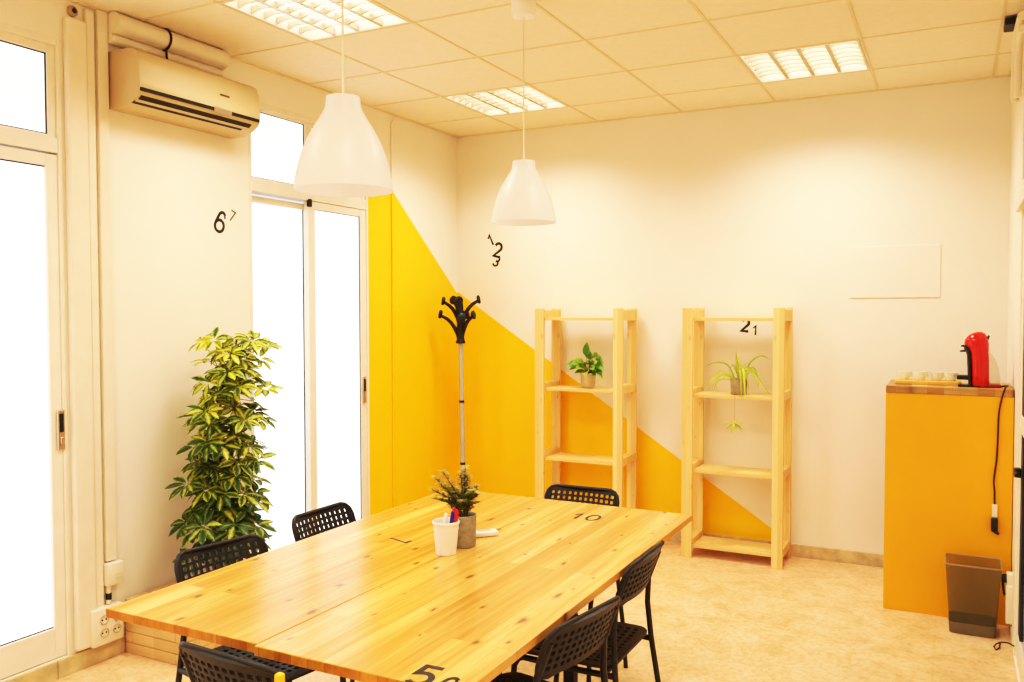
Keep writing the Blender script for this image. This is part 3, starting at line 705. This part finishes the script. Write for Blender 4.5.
# ------------------------------------------------------------------ perforated chairs
def perf(w, h, nx, ny, mg, r, th, hole, fn):
    """a rounded sheet with a grid of square holes; fn(x, y) -> (point, normal)"""
    mb = MB(); V = []; ids = {}
    iw, ih = w - 2 * mg, h - 2 * mg; px, py = iw / nx, ih / ny
    def vid(x, y):
        V.append((x, y)); return len(V) - 1
    G = [[vid(-iw / 2 + i * px, -ih / 2 + j * py) for i in range(nx + 1)] for j in range(ny + 1)]
    F = []; loops = []
    for j in range(ny):
        for i in range(nx):
            cx_, cy_ = -iw / 2 + (i + .5) * px, -ih / 2 + (j + .5) * py; hx, hy = px * hole / 2, py * hole / 2; k = .35
            o = [(-hx + hx * k, -hy), (hx - hx * k, -hy), (hx, -hy + hy * k), (hx, hy - hy * k), (hx - hx * k, hy), (-hx + hx * k, hy), (-hx, hy - hy * k), (-hx, -hy + hy * k)]
            O = [vid(cx_ + a, cy_ + b_) for a, b_ in o]; c0, c1, c2, c3 = G[j][i], G[j][i + 1], G[j + 1][i + 1], G[j + 1][i]
            F += [(c0, c1, O[1], O[0]), (c1, O[2], O[1]), (c1, c2, O[3], O[2]), (c2, O[4], O[3]), (c2, c3, O[5], O[4]), (c3, O[6], O[5]), (c3, c0, O[7], O[6]), (c0, O[0], O[7])]
            loops.append(O)
    per = [(G[0][i], 'b') for i in range(nx)] + [(G[j][nx], 'r') for j in range(ny)] + [(G[ny][i], 't') for i in range(nx, 0, -1)] + [(G[j][0], 'l') for j in range(ny, 0, -1)]
    corners = {G[0][0]: (-1, -1, 180), G[0][nx]: (1, -1, 270), G[ny][nx]: (1, 1, 0), G[ny][0]: (-1, 1, 90)}
    outl = []; rows = []
    def edge_pt(x, y, s):
        if s in 'bt':
            sg = -1 if s == 'b' else 1; ax = abs(x) - (w / 2 - r); yy = h / 2 if ax <= 0 else h / 2 - r + math.sqrt(max(0, r * r - ax * ax)); return (x, sg * yy)
        sg = -1 if s == 'l' else 1; ay = abs(y) - (h / 2 - r); xx = w / 2 if ay <= 0 else w / 2 - r + math.sqrt(max(0, r * r - ay * ay)); return (sg * xx, y)
    for v, s in per:
        if v in corners:
            sx, sy, a0 = corners[v]; rows.append((v, [vid(sx * (w / 2 - r) + r * math.cos(R(a0 + q)), sy * (h / 2 - r) + r * math.sin(R(a0 + q))) for q in (18, 32, 45, 58, 72)]))
        else:
            rows.append((v, [vid(*edge_pt(V[v][0], V[v][1], s))]))
    for k in range(len(rows)):
        v, o = rows[k]; v2, o2 = rows[(k + 1) % len(rows)]
        for a, b_ in zip(o, o[1:]): F.append((v, a, b_)) 
        F.append((v, o[-1], o2[0], v2)); outl += o
    n = len(V); P = []
    for sd in (1, -1):
        for x, y in V:
            p, nn = fn(x, y); P.append(Vector(p) + Vector(nn) * th / 2 * sd)
    FF = list(F) + [tuple(i + n for i in reversed(f)) for f in F]
    for lp in loops + [outl]:
        for a, b_ in zip(lp, lp[1:] + lp[:1]): FF.append((a, b_, b_ + n, a + n))
    mb.add(P, FF); return mb

def make_chair():
    t = thing('chair', '', 'chair', (0, 0, 0), 0, 'black perforated chairs around the table')
    bz0, bz1, by0, by1 = .632, .772, -.186, -.238
    def back(x, v):
        q = v / (bz1 - bz0) + .5; y = by0 + (by1 - by0) * q - .024 * (1 - (x / .169) ** 2) - .010 * max(0, q - .8) * 5 * max(0, q - .8)
        nrm = Vector((.24 * x / .169, 1, .36)).normalized()
        return (x, y, bz0 + (bz1 - bz0) * q), nrm
    perf(.338, bz1 - bz0, 12, 5, .017, .042, .010, .62, back).build('backrest', M['black'], t, world=False)
    rim = MB(); pts = []
    w, h, r = .338, bz1 - bz0, .042
    for a0, sx, sy in ((180, -1, -1), (270, 1, -1), (0, 1, 1), (90, -1, 1)):
        for q in (0, 30, 60, 90): pts.append((sx * (w / 2 - r) + r * math.cos(R(a0 + q)), sy * (h / 2 - r) + r * math.sin(R(a0 + q))))
    P3 = [back(x, y)[0] for x, y in pts]; rim.tube(P3 + [P3[0]], .0078, 8, False); rim.build('backrest_rim', M['black'], t, world=False, smooth=70)
    def seat(x, y):
        z = .446 - .012 * (1 - (x / .19) ** 2) * (1 - (y / .19) ** 2); yy = y
        if y > .12: z -= (y - .12) ** 2 * 2.2
        return (x, yy - .005, z), Vector((0, 0, 1))
    perf(.384, .37, 12, 11, .026, .05, .009, .56, seat).build('seat', M['black'], t, world=False)
    for s in (-1, 1):
        MB().tube([(s * .156, -.228, .735), (s * .159, -.192, .64), (s * .166, -.186, .55), (s * .178, -.196, .42), (s * .192, -.228, .20), (s * .198, -.252, .0)], .0098, 10).build('leg', M['blackmetal'], t, world=False, smooth=60)
        MB().tube([(s * .186, .110, .428), (s * .187, .135, .420), (s * .188, .150, .395), (s * .190, .165, .25), (s * .196, .195, .0)], .0098, 10).build('leg', M['blackmetal'], t, world=False, smooth=60)
        MB().tube([(s * .187, .12, .426), (s * .186, -.05, .421), (s * .178, -.196, .418)], .0098, 10).build('seat_rail', M['blackmetal'], t, world=False, smooth=60)
    MB().tube([(-.181, -.16, .419), (.181, -.16, .419)], .008, 8).build('crossbar', M['blackmetal'], t, world=False, smooth=60)
    return t
proto = make_chair()
spots = [(1.395, -2.985, -91, 'black perforated chair on the window side, the farther one before the sliding glass door'),
         (1.416, -3.568, -100, 'black perforated chair in front of the umbrella plant'),
         (1.912, -3.955, -3.5, 'black perforated chair at the near table end, yellow mark on its backrest'),
         (1.915, -2.362, 181, 'black perforated chair at the far table end before the left shelf'),
         (2.245, -2.955, 90, 'black perforated chair right of the table facing the windows, the farther of two'),
         (2.287, -3.515, 80, 'black perforated chair right of the table facing the windows, the nearer of two')]
for i, (x, y, a, lb) in enumerate(spots):
    o = proto if i == 0 else dup(proto)
    o['label'] = lb; o.location = (x, y, 0); o.rotation_euler = (0, 0, R(a))
    if i == 2:
        MB().box(.156, .176, -.246, -.228, .722, .764, .005).build('sticker', M['yellow'], o, world=False)

# ------------------------------------------------------------------ pine shelves
def shelf_unit(x0, x1, label):
    t = thing('shelf_unit', label, 'shelf unit', ((x0 + x1) / 2, -.19, 0), 0, 'raw pine shelf units')
    yf, ybk = -.338, -.045; pw, pt = .066, .022; tops = (.080, .556, 1.034, 1.515); HH = 1.577
    for xa in (x0, x1 - pw):
        MB().box(xa, xa + pw, yf, yf + pt, 0, HH, .002).build('post', M['pine'], t)
        MB().box(xa, xa + pw, ybk - pt, ybk, 0, HH, .002).build('post', M['pine'], t)
    for z in tops:
        for xa in (x0 + .004, x1 - pw + .004):
            MB().box(xa, xa + pw - .008, yf + pt + .0005, ybk - pt - .0005, z - .020, z + .032 if z < 1.5 else z + .05, .002).build('rail', M['pine'], t)
        f = MB(); n = 4; dd = (ybk - yf - 2 * pt - .004) / n
        for k in range(n):
            ya = yf + pt + .002 + k * dd; f.box(x0 + pw - .003, x1 - pw + .003, ya + .003, ya + dd - .003, z - .019, z, .0015)
        f.build('shelf_board', M['pinex'], t)
    f = MB()
    for xa in (x0, x1 - pw):
        for z in tops:
            for dx in (.018, .048): f.lathe([(1e-4, yf - .0006), (.0042, yf - .0006), (.0042, yf + .001)], 8, (xa + dx, 0, z - .006 + .012 * (dx > .03)), Matrix.Rotation(R(-90), 4, 'X') @ Matrix.Identity(4))
    return t
shelf_unit(.812, 1.446, 'pine shelf unit with four shelves standing left, behind the far chair')
shelf_unit(1.842, 2.464, 'pine shelf unit holding the spider plant, right of the other unit')

# broad-leaf plant on the left shelf
t = thing('potted_plant', 'broad-leaved green plant in a shiny metal pot on the left shelf', 'plant', (1.150, -.20, 1.035))
qx, qy, qz = 1.150, -.20, 1.035
MB().lathe([(1e-4, 0), (.042, 0), (.044, .004), (.054, .098), (.056, .102), (.054, .106), (.051, .102), (.049, .085), (1e-4, .085)], 32, (qx, qy, qz)).build('pot', M['zinc'], t, smooth=40)
MB().lathe([(.0492, .086), (1e-4, .090)], 20, (qx, qy, qz)).build('soil', M['soil'], t)
sm = MB(); fo = MB()
LV = [(-.015, -.01, .215, .10, .058, .05), (-.075, -.03, .165, .10, .055, .9), (-.045, -.05, .175, .085, .06, .8), (.02, -.03, .185, .09, .06, .7), (.045, .0, .215, .10, .055, 1.0), (.07, .01, .20, .085, .055, 1.5), (.08, -.02, .16, .10, .06, 1.2),
      (.05, -.05, .15, .09, .06, .9), (-.02, -.05, .14, .09, .06, .8), (.0, .04, .19, .09, .06, .5), (.095, -.03, .115, .085, .05, 1.8), (-.07, .03, .16, .09, .05, .9), (-.09, -.02, .145, .07, .045, 1.2), (.02, -.06, .115, .085, .06, 1.1), (.0, -.03, .16, .08, .06, .7), (-.04, -.01, .14, .08, .06, .7)]
for k in range(12): LV.append((rnd.uniform(-.07, .08), rnd.uniform(-.05, .03), rnd.uniform(.105, .185), rnd.uniform(.06, .085), rnd.uniform(.042, .055), rnd.uniform(.6, 1.3)))
for k, (dx, dy, dz, ln, wd, dr) in enumerate(LV):
    a = Vector((qx + dx * .2, qy + dy * .2, qz + .085)); b_ = Vector((qx + dx * .75, qy + dy * .8, qz + dz)); sm.tube([a, a.lerp(b_, .5) + Vector((0, 0, .015)), b_], [.003, .0025, .0018], 6)
    dvec = Vector((.12, -.15, 1)) if k == 0 else Vector((dx * 8, dy * 5 - .3, .25))
    leaf(fo, b_, dvec, (0, -.8, .6), ln, wd, dr, .25, rnd.uniform(.2, .55), rnd.uniform(.2, .75), 6, .2)
sm.build('stem', M['stemgreen'], t); fo.build('foliage', M['leaf_b'], t, smooth=60)

# spider plant on the right shelf
t = thing('spider_plant', 'spider plant with long arching leaves and hanging plantlet on the right shelf', 'plant', (2.170, -.215, 1.035))
qx, qy, qz = 2.170, -.215, 1.035
MB().lathe([(1e-4, 0), (.046, 0), (.049, .004), (.052, .095), (.054, .098), (.052, .101), (.049, .098), (.047, .085), (1e-4, .085)], 32, (qx, qy, qz)).build('pot', M['zincmat'], t, smooth=40)
MB().lathe([(.0472, .086), (1e-4, .090)], 20, (qx, qy, qz)).build('soil', M['soil'], t)
fo = MB()
def strap(pts, wd, c):
    """long arching strap leaf through points (smoothed)"""
    P = [Vector(p) for p in pts]; Q = []
    for i in range(len(P) - 1):
        p0, p1, p2, p3 = P[max(i - 1, 0)], P[i], P[i + 1], P[min(i + 2, len(P) - 1)]
        for j in range(5):
            u = j / 5; Q.append(.5 * ((2 * p1) + (p2 - p0) * u + (2 * p0 - 5 * p1 + 4 * p2 - p3) * u * u + (3 * p1 - p0 - 3 * p2 + p3) * u ** 3))
    Q.append(P[-1]); n = len(Q); vs = []; ts = []
    for i, p in enumerate(Q):
        d_ = (Q[min(i + 1, n - 1)] - Q[max(i - 1, 0)]).normalized(); s = d_.cross(Vector((.15, -1, .25))).normalized(); q = i / (n - 1)
        wv = wd * .5 * (min(1, .55 + q * 2) if q < .5 else max(.08, 1 - (q - .5) * 1.8)); u = s.cross(d_)
        vs += [p - s * wv + u * wv * .4, p, p + s * wv + u * wv * .4]; ts += [c - .15, c + .3, c - .15]
    fs = []
    for i in range(n - 1): a = i * 3; fs += [(a, a + 1, a + 4, a + 3), (a + 1, a + 2, a + 5, a + 4)]
    fo.add(vs, fs, ts)
o0 = (qx, qy, qz + .085)
S = [[(-.02, 0, .09), (-.07, -.01, .185), (-.15, -.02, .195), (-.21, -.03, .165)], [(-.02, -.02, .09), (-.10, -.04, .13), (-.17, -.06, .075), (-.205, -.07, .02)],
     [(-.02, -.03, .09), (-.08, -.06, .125), (-.13, -.08, .08), (-.15, -.085, .02)], [(0, 0, .09), (-.012, 0, .19), (-.018, -.005, .275)], [(.0, -.01, .09), (.01, -.015, .18), (.0, -.02, .235)],
     [(.02, 0, .09), (.07, 0, .20), (.14, -.01, .245), (.205, -.02, .215)], [(.02, -.01, .09), (.06, -.03, .17), (.13, -.05, .10), (.20, -.06, .015)], [(.02, -.02, .09), (.05, -.03, .165), (.12, -.05, .11), (.185, -.06, .03)],
     [(.01, -.03, .09), (.04, -.07, .17), (.055, -.10, .09), (.065, -.115, -.02)], [(.02, -.03, .09), (.05, -.06, .15), (.075, -.09, .08), (.085, -.10, .0)], [(.01, -.03, .09), (.02, -.07, .16), (.035, -.10, .08), (.04, -.112, -.03)],
     [(0, .02, .09), (-.04, .03, .18), (-.06, .02, .16)], [(.03, .01, .09), (.08, .02, .17), (.11, .02, .11), (.12, .01, .04)], [(-.03, -.01, .09), (-.07, -.03, .12), (-.10, -.04, .09)],
     [(-.01, -.03, .09), (-.04, -.06, .14), (-.055, -.07, .16)], [(.015, 0, .09), (.035, 0, .18), (.05, -.005, .20)], [(-.02, .02, .09), (-.12, .01, .14), (-.19, -.02, .06)], [(-.02, -.02, .09), (-.11, -.05, .09), (-.14, -.07, .03)]]
for k, s in enumerate(S): strap([(qx + a, qy + b_, qz + c_) for a, b_, c_ in s], .017 if k in (3, 4, 6, 7, 8, 10) else .010, .25 + .4 * rnd.random())
fo.build('foliage', M['leaf_s'], t, smooth=60)
fo = MB(); bc = Vector((2.178, -.362, .868))
for k in range(20):
    a = k * 2.4; dr = Vector((math.cos(a), math.sin(a) * .6 - .1, rnd.uniform(-.5, 1.0))); leaf(fo, bc, dr, (0, 0, 1), rnd.uniform(.05, .08), .015, 1.1, .3, rnd.uniform(.4, .8), .35, 5, .2)
pl = fo.build('plantlet', M['leaf_s'], t, smooth=60)
MB().tube([(qx - .01, qy - .03, qz + .085), (qx - .015, qy - .09, qz + .12), (qx + .0, qy - .135, qz + .07), (qx + .01, qy - .148, qz - .03), (bc.x, bc.y, bc.z)], .0007, 5).build('runner', M['leaf_s'], t)

# ------------------------------------------------------------------ coat rack
bx, by = .257, -.36
t = thing('coat_rack', 'coat stand with black branching hooks on a grey pole in the yellow corner', 'coat rack', (bx, by, 0))
MB().lathe([(1e-4, 0), (.155, 0), (.160, .008), (.150, .020), (.06, .036), (.030, .046), (.026, .075), (1e-4, .075)], 40, (bx, by, 0)).build('base', M['black'], t, smooth=40)
top = (bx - .022, by, 1.345)
def pole_at(z): q = z / 1.345; return (bx + (top[0] - bx) * q, by, z)
MB().tube([pole_at(.07), pole_at(1.35)], .0165, 18).build('pole', M['grey_pole'], t, smooth=40)
for z in (.47, .915): MB().tube([pole_at(z - .008), pole_at(z + .008)], .0185, 18).build('joint_ring', M['black'], t, smooth=40)
f = MB(); tx, ty, tz = top
f.lathe([(1e-4, 0), (.034, 0), (.036, .012), (.030, .02), (.026, .04), (.027, .12), (.024, .20), (.020, .27), (.016, .30), (1e-4, .302)], 20, (tx, ty, tz - .015)); f.build('hub', M['black'], t, smooth=50)
def hook(ang, low, reach, ztop):
    d_ = Vector((math.cos(R(ang)), math.sin(R(ang)), 0)); o = Vector((tx, ty, tz))
    z0 = .02 if low else .13; dz = ztop - z0; pts = [o + d_ * q * reach + Vector((0, 0, z0 + v * dz)) for q, v in ((.08, 0), (.16, .22), (.30, .46), (.48, .68), (.68, .84), (.86, .93), (1.0, 1.0))]
    h = MB().tube(pts, [.016, .0155, .015, .014, .013, .012, .0115], 10).build('hook', M['black'], t, smooth=60)
    e = o + d_ * (reach + .004) + Vector((0, 0, ztop + .008)); k = MB()
    rot = Matrix.Rotation(R(ang), 4, 'Z') @ Matrix.Rotation(R(78), 4, 'Y')
    k.lathe([(1e-4, -.011), (.022, -.012), (.031, -.004), (.031, .007), (.022, .012), (1e-4, .013)], 18, e, rot); k.build('knob', M['black'], h, smooth=50)
VA = 27.4
for ang, low, rch, zt in ((VA + 178, True, .140, .185), (VA - 20, True, .095, .180), (VA + 75, True, .11, .18), (VA - 80, True, .06, .165), (VA + 188, False, .118, .280), (VA + 235, False, .075, .285), (VA + 6, False, .125, .290), (VA + 100, False, .10, .285)):
    hook(ang, low, rch, zt)

# ------------------------------------------------------------------ counter with coffee things
t = thing('counter', 'tall amber yellow counter with butcher-block top against the right wall', 'counter', (3.32, -.55, 0))
cy0, cy1, cx0, cx1, CZ = -.780, -.33, 3.051, 3.627, 1.168
MB().box(cx0, cx1, cy0, cy0 + .02, .0, 1.131, .0015).build('front_panel', M['counter'], t)
MB().box(cx0, cx0 + .02, cy0 + .0205, cy1, .0, 1.131, .001).build('side_panel', M['counter'], t)
MB().box(cx1 - .02, cx1, cy0 + .0205, cy1, .0, 1.131, .001).build('side_panel', M['counter'], t)
MB().box(cx0, cx1, cy0 - .003, cy1, 1.132, CZ, .002).build('worktop', M['butcher'], t)
MB().box(3.085, 3.40, -.64, -.44, CZ + .0005, CZ + .019, .003).build('serving_board', M['tray'], None)
tag(bpy.data.objects['serving_board'], 'thin honey wood serving board under the white cups on the counter', 'board')
def espresso(x, y, label):
    t = thing('espresso_cup', label, 'cup', (x, y, CZ + .0195), 0, 'white espresso cups on the counter')
    MB().lathe([(1e-4, .002), (.020, .0), (.022, .002), (.029, .020), (.033, .044), (.0318, .0445), (.0275, .021), (.0195, .005), (1e-4, .005)], 28, (x, y, CZ + .0195)).build('cup_body', M['cup'], t, smooth=40)
    MB().tube([(x + .026, y + .018, CZ + .056), (x + .036, y + .026, CZ + .054), (x + .037, y + .027, CZ + .040), (x + .025, y + .016, CZ + .034)], .003, 8).build('cup_handle', M['cup'], t, smooth=60)
for x, y, lb in ((3.126, -.55, 'white espresso cup at the left end of the serving board'), (3.203, -.565, 'second white espresso cup from the left end of the board'), (3.283, -.55, 'third white espresso cup from the left end of the board'), (3.350, -.565, 'white espresso cup next to the red coffee machine')):
    espresso(x, y, lb)
# capsule coffee machine, side-on, facing left
t = thing('coffee_machine', 'glossy red capsule coffee machine with black front on the counter', 'coffee machine', (3.475, -.64, CZ))
mx, my, mz = 3.475, -.650, CZ
def rounded_body(sections, name, m, parent, n=28):
    """stack of super-ellipse sections (x centre, z, half-length x, half-width y, tilt)"""
    mb = MB(); vs = []
    for (xc, z, hx, hy, tl) in sections:
        for j in range(n):
            a = 2 * PI * j / n; ca_, sa = math.cos(a), math.sin(a); e = .75
            dx = hx * math.copysign(abs(ca_) ** e, ca_); vs.append((mx + xc + dx * math.cos(tl), my + hy * math.copysign(abs(sa) ** e, sa), mz + z * 1.06 + dx * math.sin(tl)))
    k = len(sections); fs = [(i * n + j, i * n + (j + 1) % n, (i + 1) * n + (j + 1) % n, (i + 1) * n + j) for i in range(k - 1) for j in range(n)]
    fs += [tuple(range(n))[::-1], tuple(range((k - 1) * n, k * n))]
    mb.add(vs, fs); return mb.build(name, M[m], parent, smooth=45)
rounded_body([(.008, .006, .038, .060, 0), (.008, .012, .042, .064, 0), (.006, .06, .042, .064, 0), (.004, .12, .043, .064, 0), (.001, .165, .044, .064, .05), (-.006, .195, .052, .064, .15), (-.012, .212, .056, .063, .12), (-.012, .228, .053, .060, .06), (-.009, .244, .044, .052, .0), (-.004, .257, .030, .038, 0), (0, .264, .012, .016, 0)], 'body', 'red', t)
rounded_body([(-.036, .004, .008, .050, 0), (-.040, .05, .009, .050, 0), (-.042, .11, .010, .050, 0), (-.042, .150, .012, .050, -.1), (-.046, .176, .018, .052, -.35), (-.050, .192, .020, .052, -.3)], 'front_panel', 'black', t)
rounded_body([(-.052, .170, .010, .022, 0), (-.052, .186, .016, .030, 0), (-.050, .200, .018, .036, 0)], 'brew_head', 'black', t)
MB().tube([(mx - .058, my, mz + .183), (mx - .085, my - .01, mz + .180)], [.006, .004], 8).build('lever', M['black'], t, smooth=50)
MB().tube([(mx - .056, my, mz + .208), (mx - .080, my - .01, mz + .207)], [.006, .004], 8).build('capsule_catch', M['black'], t, smooth=50)
MB().tube([(mx + .034, my, mz + .232), (mx + .044, my - .004, mz + .262)], [.007, .0045], 8).build('knob', M['black'], t, smooth=50)
MB().box(mx - .098, mx - .028, my - .042, my + .042, mz + .036, mz + .057, .004).build('drip_tray', M['black'], t, smooth=40)
MB().box(mx - .092, mx + .01, my - .052, my + .052, mz + .0005, mz + .009, .003).build('foot', M['black'], t, smooth=40)
MB().box(mx + .03, mx + .100, my - .045, my + .045, mz + .0005, mz + .016, .004).build('tank_base', M['darkred'], t, smooth=40)
prof = [(.048, .017), (.096, .017), (.096, .05), (.088, .10), (.072, .145), (.052, .175), (.048, .175)]
MB().prism([(mx + a, mz + b_) for a, b_ in prof], my - .042, my + .042, 'y', .003).build('water_tank', M['clear'], t, smooth=40)
cord = [(mx + .095, my - .02, mz + .006), (3.602, -.72, mz + .014), (3.588, -.788, mz + .008), (3.572, -.7915, 1.115), (3.562, -.790, 1.04), (3.560, -.789, .93), (3.556, -.789, .82), (3.546, -.789, .72), (3.550, -.789, .66), (3.551, -.789, .60)]
P = [Vector(p) for p in cord]; Q = []
for i in range(len(P) - 1):
    p0, p1, p2, p3 = P[max(i - 1, 0)], P[i], P[i + 1], P[min(i + 2, len(P) - 1)]
    for j in range(5):
        u = j / 5; Q.append(.5 * ((2 * p1) + (p2 - p0) * u + (2 * p0 - 5 * p1 + 4 * p2 - p3) * u * u + (3 * p1 - p0 - 3 * p2 + p3) * u ** 3))
Q.append(P[-1])
c = MB().tube(Q, .0042, 8).build('power_cord', plain('dark_brown_cord', (.07, .02, .012), .5), t, smooth=60)
MB().box(3.540, 3.564, -.795, -.7825, .535, .600, .003).build('cord_tag', M['cream'], c)
pl = MB().box(3.536, 3.566, -.812, -.784, .465, .535, .008, 3); pl.tube([(3.553, -.80, .468), (3.570, -.81, .458)], [.010, .007], 8); pl.build('plug', M['black'], c, smooth=50)

# ------------------------------------------------------------------ bin, socket and wire by the right wall
t = thing('waste_bin', 'smoked wire mesh waste bin on the floor in front of the amber counter', 'bin', (3.455, -.92, 0))
def rrect(x0, x1, y0, y1, r, n=5):
    o = []
    for cx_, cy_, a0 in ((x1 - r, y1 - r, 0), (x0 + r, y1 - r, 90), (x0 + r, y0 + r, 180), (x1 - r, y0 + r, 270)):
        for k in range(n): a = R(a0 + 90 * k / (n - 1)); o.append((cx_ + r * math.cos(a), cy_ + r * math.sin(a)))
    return o
def bin_ring(z, off=0):
    q = z / .335; x0 = 3.362 - .022 * q; x1 = 3.555 + .023 * q; y0 = -1.003 - .015 * q; y1 = -.845 + .028 * q
    return [(x, y, z) for x, y in rrect(x0 - off, x1 + off, y0 - off, y1 + off, .022)]
def ringwall(zs, off=0, close=False):
    mb = MB(); vs = []
    for z in zs: vs += bin_ring(z, off)
    n = 20; k = len(zs); fs = [(i * n + j, i * n + (j + 1) % n, (i + 1) * n + (j + 1) % n, (i + 1) * n + j) for i in range(k - 1) for j in range(n)]
    if close: fs.append(tuple(range(n)))
    mb.add(vs, fs); return mb
ringwall([.002, .07, .20, .335], 0, True).build('mesh_body', M['bin'], t, smooth=50)
ringwall([.001, .056], .002).build('base_band', M['binband'], t, smooth=50)
r_ = bin_ring(.335); MB().tube(r_ + [r_[0]], .0042, 6, False).build('rim', plain('bin_rim_metal', (.36, .30, .17), .4, .3), t, smooth=60)
t = thing('power_strip', 'cream socket box with black plug on the right wall behind the bin', 'socket', (XR, -.98, .1))
MB().box(XR - .035, XR - .001, -1.02, -.94, .085, .265, .006).build('socket_plate', M['cream'], t, smooth=40)
pl = MB(); pl.tube([(XR - .031, -.97, .288), (XR - .052, -.97, .288)], [.022, .017], 14); pl.tube([(XR - .045, -.97, .288), (XR - .047, -.972, .26), (XR - .040, -.975, .21)], .005, 8)
pl.build('plug', M['black'], t, smooth=50)
MB().box(XR - .032, XR - .001, -1.0, -.94, .262, .315, .004).build('socket', M['cream'], t, smooth=40)
w_ = MB().tube([(XR - .012, -1.22, .055), (XR - .03, -1.16, .045), (XR - .055, -1.12, .03), (XR - .075, -1.10, .012), (XR - .085, -1.12, .004), (XR - .078, -1.16, .004), (XR - .064, -1.13, .006), (XR - .058, -1.08, .012), (XR - .062, -1.05, .004)], .003, 7)
tag(w_.build('wire', M['black'], None, smooth=60), 'short curl of thin black wire on the floor beside the bin', 'wire')

# ------------------------------------------------------------------ number decals on the walls
def decal(name, label, glyphs, plane, loc):
    t = thing(name, label, 'wall number', loc)
    for body, size, u, z, ang, bold, m in glyphs:
        mb = text_mb(body, size, bold, .0005); rot = Matrix.Rotation(R(ang), 4, 'Z')
        if plane == 'back': W = Matrix.Translation((u, -.0004, z)) @ Matrix.Rotation(R(90), 4, 'X') @ rot
        else: W = Matrix.Translation((.0004, u, z)) @ Matrix.Rotation(R(90), 4, 'Z') @ Matrix.Rotation(R(90), 4, 'X') @ rot
        xf(mb, W).build('digit', M[m], t)
decal('number_decal', 'black number 6 with a smaller 7 on the left wall below the air conditioner', [('6', .105, -2.372, 2.018, -20, .15, 'ink'), ('7', .055, -2.292, 2.055, -22, .15, 'inkthin')], 'left', (0, -2.34, 2.02))
decal('number_decal', 'column of tilted numbers 1, 2 and 3 above the coat stand', [('1', .080, .285, 2.088, 24, .19, 'ink'), ('2', .098, .345, 2.014, -14, .20, 'ink'), ('3', .074, .332, 1.932, -30, .19, 'ink')], 'back', (.3, 0, 2.02))
decal('number_decal', 'black number 2 with a small 1 on the wall behind the right shelf', [('2', .078, 2.162, 1.466, -6, .22, 'ink'), ('1', .060, 2.224, 1.432, -4, .17, 'ink')], 'back', (2.17, 0, 1.47))

# ------------------------------------------------------------------ light
def area(x, y, z, sx, sy, power, col, rot=(0, 0, 0), spread=180):
    l = bpy.data.lights.new('ceiling_lamp', 'AREA'); l.shape = 'RECTANGLE'; l.size = sx; l.size_y = sy; l.energy = power; l.color = col; l.spread = R(spread)
    o = bpy.data.objects.new('ceiling_lamp', l); COL.objects.link(o); o.location = (x, y, z); o.rotation_euler = rot; return o
WARM = (1.0, .92, .80)
for x, y in ((2.638, -2.591), (.838, -4.391), (2.638, -4.391), (.838, -6.191), (2.638, -6.191)):  # unseen lamps added for light on the fixture grid, fixtures left out
    area(x, y, H - .03, .56, .56, 13.2, WARM, spread=150)
for x, y in ((.838, -.791), (2.638, -.791), (.838, -2.591)):
    area(x, y, H - .008, .50, .50, 13.2, WARM, spread=140)
wd = bpy.data.worlds.new('world'); SC.world = wd; wd.use_nodes = True
bg = wd.node_tree.nodes.get('Background') or wd.node_tree.nodes.new('ShaderNodeBackground')
bg.inputs[0].default_value = (.85, .93, 1, 1); bg.inputs[1].default_value = 1.0
SC.view_settings.view_transform = 'Standard'; SC.view_settings.look = 'None'; SC.view_settings.exposure = 0; SC.view_settings.gamma = 1.0
# camera response: gentle toe and soft shoulder
SC.view_settings.use_curve_mapping = True; cmap = SC.view_settings.curve_mapping
cmap.white_level = (2.2, 2.2, 2.2)
cv = cmap.curves[3]; PT = [(0, 0), (.06, .034), (.20, .185), (.35, .415), (.55, .63), (.77, .805), (1.0, .92), (1.3, .985), (2.2, 1.0)]
while len(cv.points) > 2: cv.points.remove(cv.points[1])
PT = [(a / 2.2, b) for a, b in PT]; cv.points[0].location = PT[0]; cv.points[1].location = PT[-1]
for p_ in PT[1:-1]: cv.points.new(*p_)
cmap.update()
SC.cycles.use_denoising = True
SC.cycles.max_bounces = 10; SC.cycles.diffuse_bounces = 6; SC.cycles.sample_clamp_indirect = 8
